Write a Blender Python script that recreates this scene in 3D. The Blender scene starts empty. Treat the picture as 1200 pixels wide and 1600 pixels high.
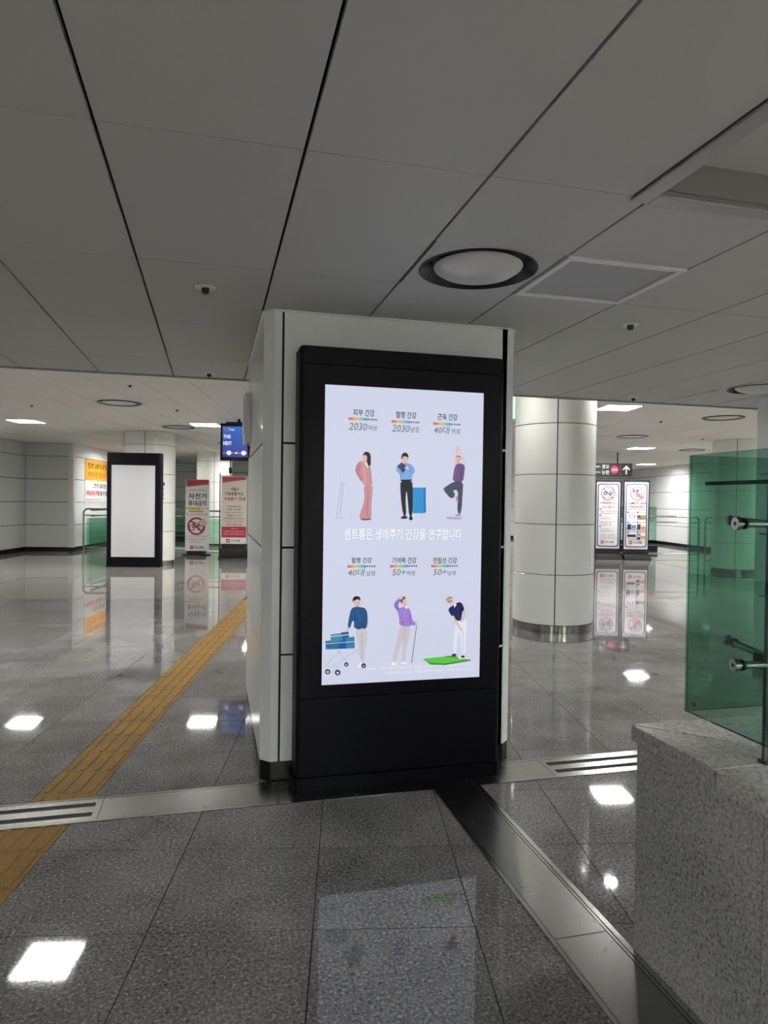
import bpy, bmesh, math, random
from mathutils import Matrix, Vector

# ------------------------------------------------------------------ camera, world, exposure
SC = bpy.context.scene
COL = SC.collection
EYE = 1.566
YAW, PITCH, ROLL, FOCAL_PX = math.radians(14.16), math.radians(-0.863), math.radians(0.780), 1062.6
fwd = Vector((math.sin(YAW)*math.cos(PITCH), math.cos(YAW)*math.cos(PITCH), math.sin(PITCH)))
rt0 = Vector((math.cos(YAW), -math.sin(YAW), 0.0)); up0 = rt0.cross(fwd)
rt = rt0*math.cos(ROLL) + up0*math.sin(ROLL); up = up0*math.cos(ROLL) - rt0*math.sin(ROLL)
cam = bpy.data.cameras.new('camera'); camo = bpy.data.objects.new('camera', cam); COL.objects.link(camo)
cam.sensor_fit = 'AUTO'; cam.sensor_width = 36.0; cam.lens = FOCAL_PX/1600*36.0
cam.clip_start = 0.05; cam.clip_end = 200
m = Matrix((rt, up, -fwd)).transposed().to_4x4(); m.translation = (0, 0, EYE); camo.matrix_world = m
SC.camera = camo
SC.view_settings.view_transform = 'Standard'; SC.view_settings.look = 'None'
SC.view_settings.gamma = 1.0; SC.view_settings.use_curve_mapping = False
SC.view_settings.exposure = 0.0
SC.cycles.use_denoising = True
world = bpy.data.worlds.new('world'); SC.world = world; world.use_nodes = True
world.node_tree.nodes['Background'].inputs[0].default_value = (0.6, 0.62, 0.6, 1)
world.node_tree.nodes['Background'].inputs[1].default_value = 0.02
LAMP = 120.0          # emission of the ceiling troffer lenses
SCREEN = 0.93        # emission of the advertising display

# ------------------------------------------------------------------ layout constants (metres)
TH = math.radians(11.0)                    # concourse grid is turned 11 degrees against pillars and low ceiling
def W(u, v): return (u*math.cos(TH)+v*math.sin(TH), -u*math.sin(TH)+v*math.cos(TH))
ZN, ZF, YE = 2.615, 3.13, 6.07             # low ceiling, high ceiling, edge of the low ceiling
random.seed(4)

# ------------------------------------------------------------------ helpers
def lin(c):
    r = []
    for x in c[:3]:
        x = x/255.0
        r.append(x/12.92 if x <= 0.04045 else ((x+0.055)/1.055)**2.4)
    return (r[0], r[1], r[2], 1.0)

class MB:
    """collects geometry, builds one mesh"""
    def __init__(s): s.v = []; s.f = []; s.c = []; s.sm = []
    def add(s, vs, fs, col=None, smooth=False):
        n = len(s.v); s.v += [tuple(p) for p in vs]
        for f in fs: s.f.append([n+i for i in f]); s.c.append(col); s.sm.append(smooth)
        return s
    def box(s, x0, x1, y0, y1, z0, z1, col=None, b=0.0):
        if b <= 0:
            v = [(x0,y0,z0),(x1,y0,z0),(x1,y1,z0),(x0,y1,z0),(x0,y0,z1),(x1,y0,z1),(x1,y1,z1),(x0,y1,z1)]
            return s.add(v, [(0,3,2,1),(4,5,6,7),(0,1,5,4),(1,2,6,5),(2,3,7,6),(3,0,4,7)], col)
        bm = bmesh.new(); bmesh.ops.create_cube(bm, size=1)
        for q in bm.verts: q.co = Vector(((x0+x1)/2+q.co.x*(x1-x0), (y0+y1)/2+q.co.y*(y1-y0), (z0+z1)/2+q.co.z*(z1-z0)))
        bmesh.ops.bevel(bm, geom=list(bm.edges), offset=b, segments=2, affect='EDGES', profile=0.6)
        bm.verts.index_update()
        s.add([q.co[:] for q in bm.verts], [[w.index for w in f.verts] for f in bm.faces], col); bm.free(); return s
    def prism(s, poly, z0, z1, col=None, smooth=False):
        n = len(poly); v = [(p[0],p[1],z0) for p in poly]+[(p[0],p[1],z1) for p in poly]
        s.add(v, [tuple(range(n-1,-1,-1)), tuple(range(n,2*n))], col)
        s.add(v, [(i,(i+1)%n,n+(i+1)%n,n+i) for i in range(n)], col, smooth); return s
    def frame_xz(s, x0, x1, z0, z1, X0, X1, Z0, Z1, y0, y1, col=None):
        """rectangular ring in the xz plane: inner x0..z1, outer X0..Z1"""
        s.box(X0, x0, y0, y1, Z0, Z1, col); s.box(x1, X1, y0, y1, Z0, Z1, col)
        s.box(x0, x1, y0, y1, Z0, z0, col); s.box(x0, x1, y0, y1, z1, Z1, col); return s
    def tube(s, path, r, n=10, col=None, cap=True):
        P = [Vector(p) for p in path]; rings = []; up_ = None
        for i, p in enumerate(P):
            a = P[max(i-1,0)]; b = P[min(i+1,len(P)-1)]; t = (b-a).normalized()
            if up_ is None: up_ = Vector((0,0,1)) if abs(t.z) < 0.9 else Vector((1,0,0))
            e1 = (up_ - t*up_.dot(t)).normalized(); up_ = e1; e2 = t.cross(e1)
            rings.append([p + e1*r*math.cos(2*math.pi*k/n) + e2*r*math.sin(2*math.pi*k/n) for k in range(n)])
        v = [q for R in rings for q in R]; f = []
        for i in range(len(rings)-1):
            for k in range(n): f.append((i*n+k, i*n+(k+1)%n, (i+1)*n+(k+1)%n, (i+1)*n+k))
        s.add(v, f, col, True)
        if cap: s.add(rings[0], [tuple(range(n-1,-1,-1))], col); s.add(rings[-1], [tuple(range(n))], col)
        return s
    def lathe(s, prof, n=48, c=(0,0), a0=0.0, a1=2*math.pi, col=None, smooth=True):
        full = abs(a1-a0-2*math.pi) < 1e-6; m_ = n if full else n+1
        v = [(c[0]+r*math.cos(a0+(a1-a0)*k/n), c[1]+r*math.sin(a0+(a1-a0)*k/n), z) for r, z in prof for k in range(m_)]
        f = []
        for i in range(len(prof)-1):
            for k in range(n): f.append((i*m_+k, i*m_+(k+1)%m_, (i+1)*m_+(k+1)%m_, (i+1)*m_+k))
        return s.add(v, f, col, smooth)
    def mesh(s, name, mat):
        me = bpy.data.meshes.new(name); me.from_pydata(s.v, [], s.f)
        for i, p in enumerate(me.polygons): p.use_smooth = s.sm[i]
        if any(c is not None for c in s.c):
            at = me.color_attributes.new('ink', 'FLOAT_COLOR', 'CORNER'); k = 0
            for p in me.polygons:
                c = lin(s.c[p.index] or (255,255,255))
                for _ in range(p.loop_total): at.data[k].color = c; k += 1
        for mm in (mat if isinstance(mat, (list, tuple)) else [mat]): me.materials.append(mm)
        me.update()
        if any(s.sm): me.set_sharp_from_angle(angle=math.radians(40))
        return me

def place(name, mesh, parent=None, loc=(0,0,0), rz=0.0):
    o = bpy.data.objects.new(name, mesh); COL.objects.link(o); o.location = loc; o.rotation_euler = (0,0,rz)
    if parent is not None: o.parent = parent
    return o
def obj(name, mb, mat, parent=None, loc=(0,0,0), rz=0.0):
    return place(name, mb.mesh(name, mat), parent, loc, rz)
def tag(o, label, cat, group=None):
    o['label'] = label; o['category'] = cat
    if group: o['group'] = group
    return o
def struct(o): o['kind'] = 'structure'; return o
def thing(name, label, cat, loc=(0,0,0), rz=0.0, group=None):
    o = place(name, None, None, loc, rz); o.empty_display_size = 0.2
    return tag(o, label, cat, group)
def uvthing(name, label, cat, u, v, z=0.0, rz=0.0, group=None):
    x, y = W(u, v); return thing(name, label, cat, (x, y, z), -TH+rz, group)
_mc = {}
def boxmesh(name, dx, dy, dz, mat, b=0.0):
    """shared box mesh: x and y centred, z from 0 to dz"""
    k = (name, round(dx,4), round(dy,4), round(dz,4), mat.name, b)
    if k not in _mc: _mc[k] = MB().box(-dx/2, dx/2, -dy/2, dy/2, 0, dz, None, b).mesh(name, mat)
    return _mc[k]

def arc(c, r, a0, a1, n, plane='xz', y=0.0):
    o = []
    for i in range(n+1):
        a = math.radians(a0+(a1-a0)*i/n); p = (c[0]+r*math.cos(a), c[1]+r*math.sin(a))
        o.append((p[0], y, p[1]) if plane == 'xz' else (p[0], p[1], y))
    return o
def chaikin(p, k=2):
    for _ in range(k):
        q = []
        for i in range(len(p)):
            a, b = p[i], p[(i+1) % len(p)]
            q += [(a[0]*.75+b[0]*.25, a[1]*.75+b[1]*.25), (a[0]*.25+b[0]*.75, a[1]*.25+b[1]*.75)]
        p = q
    return p

# ------------------------------------------------------------------ materials
_mats = {}
def mat(name, color=(200,200,200), rough=0.5, metal=0.0, spec=0.5, coat=0.0):
    if name in _mats: return _mats[name]
    m_ = bpy.data.materials.new(name); m_.use_nodes = True; b = m_.node_tree.nodes['Principled BSDF']
    b.inputs['Base Color'].default_value = lin(color); b.inputs['Roughness'].default_value = rough
    b.inputs['Metallic'].default_value = metal; b.inputs['Specular IOR Level'].default_value = spec
    b.inputs['Coat Weight'].default_value = coat; b.inputs['Coat Roughness'].default_value = 0.05
    _mats[name] = m_; return m_
def nodes(m_):
    nt = m_.node_tree; return nt, nt.nodes, nt.links, nt.nodes['Principled BSDF']
def math_node(nt, op, a, b=None, c=None):
    n = nt.nodes.new('ShaderNodeMath'); n.operation = op
    for i, x in enumerate((a, b, c)):
        if x is None: continue
        if isinstance(x, (int, float)): n.inputs[i].default_value = x
        else: nt.links.new(x, n.inputs[i])
    return n.outputs[0]
def ramp(nt, fac, stops, interp='LINEAR'):
    r = nt.nodes.new('ShaderNodeValToRGB'); r.color_ramp.interpolation = interp; e = r.color_ramp.elements
    while len(e) < len(stops): e.new(0.5)
    for i, (p, c) in enumerate(stops): e[i].position = p; e[i].color = lin(c)
    nt.links.new(fac, r.inputs[0]); return r.outputs[0]
def mixcol(nt, fac, a, b, mode='MIX'):
    n = nt.nodes.new('ShaderNodeMix'); n.data_type = 'RGBA'; n.blend_type = mode
    for s_, x in ((n.inputs[0], fac), (n.inputs[6], a), (n.inputs[7], b)):
        if isinstance(x, (int, float)): s_.default_value = x
        elif isinstance(x, tuple): s_.default_value = x
        else: nt.links.new(x, s_)
    return n.outputs[2]
def position(nt, rz=0.0, loc=(0,0,0), scale=(1,1,1)):
    g = nt.nodes.new('ShaderNodeNewGeometry'); mp = nt.nodes.new('ShaderNodeMapping')
    mp.inputs['Rotation'].default_value = (0,0,rz); mp.inputs['Location'].default_value = loc; mp.inputs['Scale'].default_value = scale
    nt.links.new(g.outputs['Position'], mp.inputs[0]); return mp.outputs[0]
def noise(nt, vec, scale, detail=2.0, rough=0.5):
    n = nt.nodes.new('ShaderNodeTexNoise'); n.inputs['Scale'].default_value = scale
    n.inputs['Detail'].default_value = detail; n.inputs['Roughness'].default_value = rough
    nt.links.new(vec, n.inputs['Vector']); return n.outputs[0]
def bump(nt, h, bsdf, strength, dist):
    b = nt.nodes.new('ShaderNodeBump'); b.inputs['Strength'].default_value = strength; b.inputs['Distance'].default_value = dist
    nt.links.new(h, b.inputs['Height']); nt.links.new(b.outputs[0], bsdf.inputs['Normal'])

def granite(name, dark, mid, light, scale, rough, joints=False, spec=0.5, grainy=False):
    m_ = mat(name, mid, rough, spec=spec); nt, N, L, b = nodes(m_); p = position(nt)
    n1 = noise(nt, p, scale, 3.0, 0.75); c = ramp(nt, n1, [(0.38, dark), (0.47, mid), (0.55, mid), (0.65, light)])
    vo = nt.nodes.new('ShaderNodeTexVoronoi'); vo.inputs['Scale'].default_value = scale*1.5; L.new(p, vo.inputs['Vector'])
    spk = math_node(nt, 'LESS_THAN', vo.outputs['Distance'], 0.22)
    c = mixcol(nt, math_node(nt, 'MULTIPLY', spk, 0.55), c, lin(dark))
    big = noise(nt, p, 2.3, 3.0, 0.6); c = mixcol(nt, 0.22, c, ramp(nt, big, [(0.3, dark), (0.7, light)]))
    oi = nt.nodes.new('ShaderNodeObjectInfo'); k = math_node(nt, 'MULTIPLY_ADD', oi.outputs['Random'], 0.24, 0.88)
    hv = nt.nodes.new('ShaderNodeHueSaturation'); L.new(k, hv.inputs['Value']); L.new(c, hv.inputs['Color']); c = hv.outputs[0]
    if joints:
        br = nt.nodes.new('ShaderNodeTexBrick'); br.offset = 0.0
        br.inputs['Scale'].default_value = 1.0; br.inputs['Brick Width'].default_value = 0.597; br.inputs['Row Height'].default_value = 0.593
        br.inputs['Mortar Size'].default_value = 0.003; br.inputs['Mortar Smooth'].default_value = 0.2
        L.new(position(nt, TH, (0.10+0.597*20, -2.467+0.593*20, 0)), br.inputs['Vector'])
        c = mixcol(nt, math_node(nt, 'MULTIPLY', br.outputs['Fac'], 0.8), c, lin((40,38,36)))
    L.new(c, b.inputs['Base Color'])
    rr = math_node(nt, 'MULTIPLY_ADD', n1, 0.04, rough-0.02)
    if grainy: L.new(math_node(nt, 'MULTIPLY_ADD', math_node(nt, 'LESS_THAN', n1, 0.46), -0.36, 0.5), b.inputs['Specular IOR Level'])   # dark grains take less polish
    L.new(rr, b.inputs['Roughness'])
    return m_

M_TILE = granite('polished granite', (44,43,43), (110,109,108), (174,172,170), 80, 0.035, grainy=True)
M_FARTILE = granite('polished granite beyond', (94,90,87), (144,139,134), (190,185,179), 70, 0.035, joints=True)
M_PLINTH = granite('honed granite', (82,82,84), (174,175,175), (218,218,216), 90, 0.5)
M_CAP = granite('polished cap granite', (96,94,92), (178,175,171), (220,217,212), 70, 0.3)
M_GROUT = mat('grout', (30,29,28), 0.9)
def panelmat(name, c, rough, spec=0.5):
    m_ = mat(name, c, rough, spec=spec); nt, N, L, b = nodes(m_)
    oi = nt.nodes.new('ShaderNodeObjectInfo'); k = math_node(nt, 'MULTIPLY_ADD', oi.outputs['Random'], 0.05, 0.97)
    n = noise(nt, position(nt), 1.7, 3.0); k = math_node(nt, 'MULTIPLY', k, math_node(nt, 'MULTIPLY_ADD', n, 0.05, 0.975))
    hv = nt.nodes.new('ShaderNodeHueSaturation'); hv.inputs['Color'].default_value = lin(c); L.new(k, hv.inputs['Value'])
    L.new(hv.outputs[0], b.inputs['Base Color']); return m_
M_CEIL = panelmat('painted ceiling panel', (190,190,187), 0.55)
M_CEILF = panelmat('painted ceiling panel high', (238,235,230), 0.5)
M_JOINT = mat('dark joint', (22,22,22), 0.8)
M_ENAMEL = panelmat('white enamel panel', (234,237,236), 0.16)
M_COLUMN = panelmat('column enamel', (236,238,232), 0.2)
M_GREYPANEL = panelmat('grey wall panel', (208,212,208), 0.35)
M_BASE = mat('black skirting', (10,10,11), 0.25)
M_BLACK = mat('kiosk black', (8,8,16), 0.45, spec=0.15)
M_BLACKP = mat('black plastic', (16,16,17), 0.5)
M_WHITE = mat('white paint', (225,225,222), 0.4)
M_ALU = mat('brushed aluminium', (170,170,168), 0.35, 0.9)
M_DARKMETAL = mat('dark metal', (60,60,62), 0.35, 0.8)
def steel(name, c, rough, ang=0.0, stretch=(4,120,4)):
    m_ = mat(name, c, rough, 1.0); nt, N, L, b = nodes(m_)
    n = noise(nt, position(nt, ang, (0,0,0), stretch), 3.0, 4.0, 0.7)
    sc_ = noise(nt, position(nt), 14.0, 6.0, 0.8)
    L.new(math_node(nt, 'ADD', math_node(nt, 'MULTIPLY_ADD', n, 0.14, rough-0.1), math_node(nt, 'MULTIPLY', math_node(nt, 'GREATER_THAN', sc_, 0.62), 0.04)), b.inputs['Roughness'])
    L.new(ramp(nt, n, [(0.3, tuple(int(x*0.9) for x in c)), (0.7, c)]), b.inputs['Base Color']); return m_
M_STEEL = steel('stainless steel', (178,178,174), 0.2)
M_STRIP = steel('worn stainless plate', (150,150,147), 0.27)
M_RING = steel('stainless ring', (165,163,158), 0.16, 0.0, (3,3,160))
M_LAMP = mat('lamp lens', (255,255,255), 0.4)
nt, N, L, b = nodes(M_LAMP); b.inputs['Emission Color'].default_value = (1.0, 0.985, 0.965, 1); b.inputs['Emission Strength'].default_value = LAMP
M_DOWN = mat('downlight lens', (255,255,255), 0.4)
nt, N, L, b = nodes(M_DOWN); b.inputs['Emission Color'].default_value = (1.0, 0.98, 0.95, 1); b.inputs['Emission Strength'].default_value = LAMP*2.5
def inkmat(name, emit=0.0, rough=0.4, spec=0.5):
    m_ = mat(name, (255,255,255), rough, spec=spec); nt, N, L, b = nodes(m_)
    a = nt.nodes.new('ShaderNodeAttribute'); a.attribute_name = 'ink'
    if emit:
        b.inputs['Base Color'].default_value = (0.01,0.01,0.012,1); L.new(a.outputs['Color'], b.inputs['Emission Color']); b.inputs['Emission Strength'].default_value = emit
    else: L.new(a.outputs['Color'], b.inputs['Base Color'])
    return m_
M_PRINT = inkmat('printed ink')
M_LIT = inkmat('lit advertising display', SCREEN, 0.35, 0.3)
M_TV = inkmat('lit passenger information display', 0.85, 0.2)
M_SIGNLIT = inkmat('backlit sign', 1.0, 0.25)
M_TACTILE = mat('tactile paving', (176,132,58), 0.7, spec=0.2)
nt, N, L, b = nodes(M_TACTILE)
n1 = noise(nt, position(nt), 60, 4.0, 0.7); n2 = noise(nt, position(nt), 4.0, 3.0)
c = ramp(nt, n1, [(0.3, (112,86,38)), (0.7, (152,116,50))]); c = mixcol(nt, 0.3, c, ramp(nt, n2, [(0.3, (100,78,38)), (0.7, (158,120,54))])); L.new(c, b.inputs['Base Color'])

def glassmat(name, tint, edge=False):
    m_ = bpy.data.materials.new(name); m_.use_nodes = True; nt = m_.node_tree; nt.nodes.clear()
    out = nt.nodes.new('ShaderNodeOutputMaterial'); mx = nt.nodes.new('ShaderNodeMixShader'); tr = nt.nodes.new('ShaderNodeBsdfTransparent'); gl = nt.nodes.new('ShaderNodeBsdfGlossy')
    fr = nt.nodes.new('ShaderNodeFresnel'); fr.inputs['IOR'].default_value = 1.5
    tr.inputs['Color'].default_value = lin(tint); gl.inputs['Roughness'].default_value = 0.02; gl.inputs['Color'].default_value = (0.9,0.95,0.92,1)
    gm = nt.nodes.new('ShaderNodeNewGeometry'); fac = math_node(nt, 'MULTIPLY', fr.outputs[0], math_node(nt, 'SUBTRACT', 1.0, gm.outputs['Backfacing'])); nt.links.new(fac, mx.inputs[0]); nt.links.new(tr.outputs[0], mx.inputs[1]); nt.links.new(gl.outputs[0], mx.inputs[2]); nt.links.new(mx.outputs[0], out.inputs[0])
    return m_
M_GLASS = glassmat('green tinted glass', (200,225,216))
M_GLASSFAR = glassmat('pale green glass', (214,236,226))
M_GLASSEDGE = mat('glass edge', (18,62,46), 0.2)
def glass_box(x0, x1, y0, y1, z0, z1, mat_=None):
    """pane as a thin box: faces on the two large sides, dark green rim"""
    mb = MB().box(x0, x1, y0, y1, z0, z1); me = mb.mesh('glass_pane', [mat_ or M_GLASS, M_GLASSEDGE])
    big = 1 if (x1-x0) > (y1-y0) else 0
    for p in me.polygons: p.material_index = 1 if abs(p.normal[2]) > 0.9 else 0
    return me

# ------------------------------------------------------------------ flat print and lettering (2D art standing in a local xz plane, facing -y)
_tx = {}
def textgeo(s, bold=0.0):
    if (s, bold) in _tx: return _tx[(s, bold)]
    c = bpy.data.curves.new('t', 'FONT'); c.body = s; c.size = 1; c.resolution_u = 2; c.offset = bold
    o = bpy.data.objects.new('t', c); me = o.to_mesh()
    v = [(q.co.x, q.co.y) for q in me.vertices]; f = [tuple(p.vertices) for p in me.polygons]
    o.to_mesh_clear(); bpy.data.objects.remove(o); bpy.data.curves.remove(c)
    _tx[(s, bold)] = (v, f); return v, f
class Art:
    """flat inks; every layer sits a fraction of a millimetre in front of the one before"""
    def __init__(s, x=0.0, y=0.0, z=0.0, unit=1.0, step=0.0004): s.mb = MB(); s.x, s.y, s.z, s.k, s.step, s.n = x, y, z, unit, step, 1
    def P(s, p): return (s.x+p[0]*s.k, s.y-s.n*s.step, s.z+p[1]*s.k)
    def poly(s, pts, col, smooth=0, hold=False):
        if smooth: pts = chaikin(pts, 1)
        a = sum(pts[i][0]*pts[(i+1)%len(pts)][1]-pts[(i+1)%len(pts)][0]*pts[i][1] for i in range(len(pts)))
        if a < 0: pts = pts[::-1]
        s.mb.add([s.P(p) for p in pts], [tuple(range(len(pts)))], col)
        if not hold: s.n += 1
        return s
    def rect(s, x0, x1, z0, z1, col, hold=False): return s.poly([(x0,z0),(x1,z0),(x1,z1),(x0,z1)], col, 0, hold)
    def rrect(s, x0, x1, z0, z1, r, col):
        p = []
        for cx, cz, a in ((x1-r,z1-r,0),(x0+r,z1-r,90),(x0+r,z0+r,180),(x1-r,z0+r,270)):
            p += [(cx+r*math.cos(math.radians(a+t)), cz+r*math.sin(math.radians(a+t))) for t in (0,30,60,90)]
        return s.poly(p, col)
    def disc(s, cx, cz, r, col, n=28): return s.poly([(cx+r*math.cos(2*math.pi*i/n), cz+r*math.sin(2*math.pi*i/n)) for i in range(n)], col)
    def ring(s, cx, cz, r0, r1, col, n=32):
        for i in range(n):
            a, b_ = 2*math.pi*i/n, 2*math.pi*(i+1)/n
            s.poly([(cx+r0*math.cos(a),cz+r0*math.sin(a)),(cx+r1*math.cos(a),cz+r1*math.sin(a)),(cx+r1*math.cos(b_),cz+r1*math.sin(b_)),(cx+r0*math.cos(b_),cz+r0*math.sin(b_))], col, 0, True)
        s.n += 1; return s
    def line(s, a, b_, w, col, hold=False):
        d = (b_[0]-a[0], b_[1]-a[1]); l = math.hypot(*d); n = (-d[1]/l*w/2, d[0]/l*w/2)
        return s.poly([(a[0]+n[0],a[1]+n[1]),(b_[0]+n[0],b_[1]+n[1]),(b_[0]-n[0],b_[1]-n[1]),(a[0]-n[0],a[1]-n[1])], col, 0, hold)
    def text(s, t, x0, x1, z0, z1, col, bold=0.0, slant=0.0):
        """lettering stretched to fill the box"""
        v, f = textgeo(t, bold); mx0 = min(p[0] for p in v); mx1 = max(p[0] for p in v); mz0 = min(p[1] for p in v); mz1 = max(p[1] for p in v)
        kx, kz = (x1-x0)/(mx1-mx0), (z1-z0)/(mz1-mz0)
        s.mb.add([s.P((x0+(p[0]-mx0)*kx+(p[1]-mz0)*kz*slant, z0+(p[1]-mz0)*kz)) for p in v], f, col); s.n += 1; return s
    def build(s, name, mat_, parent): return obj(name, s.mb, mat_, parent)

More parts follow.
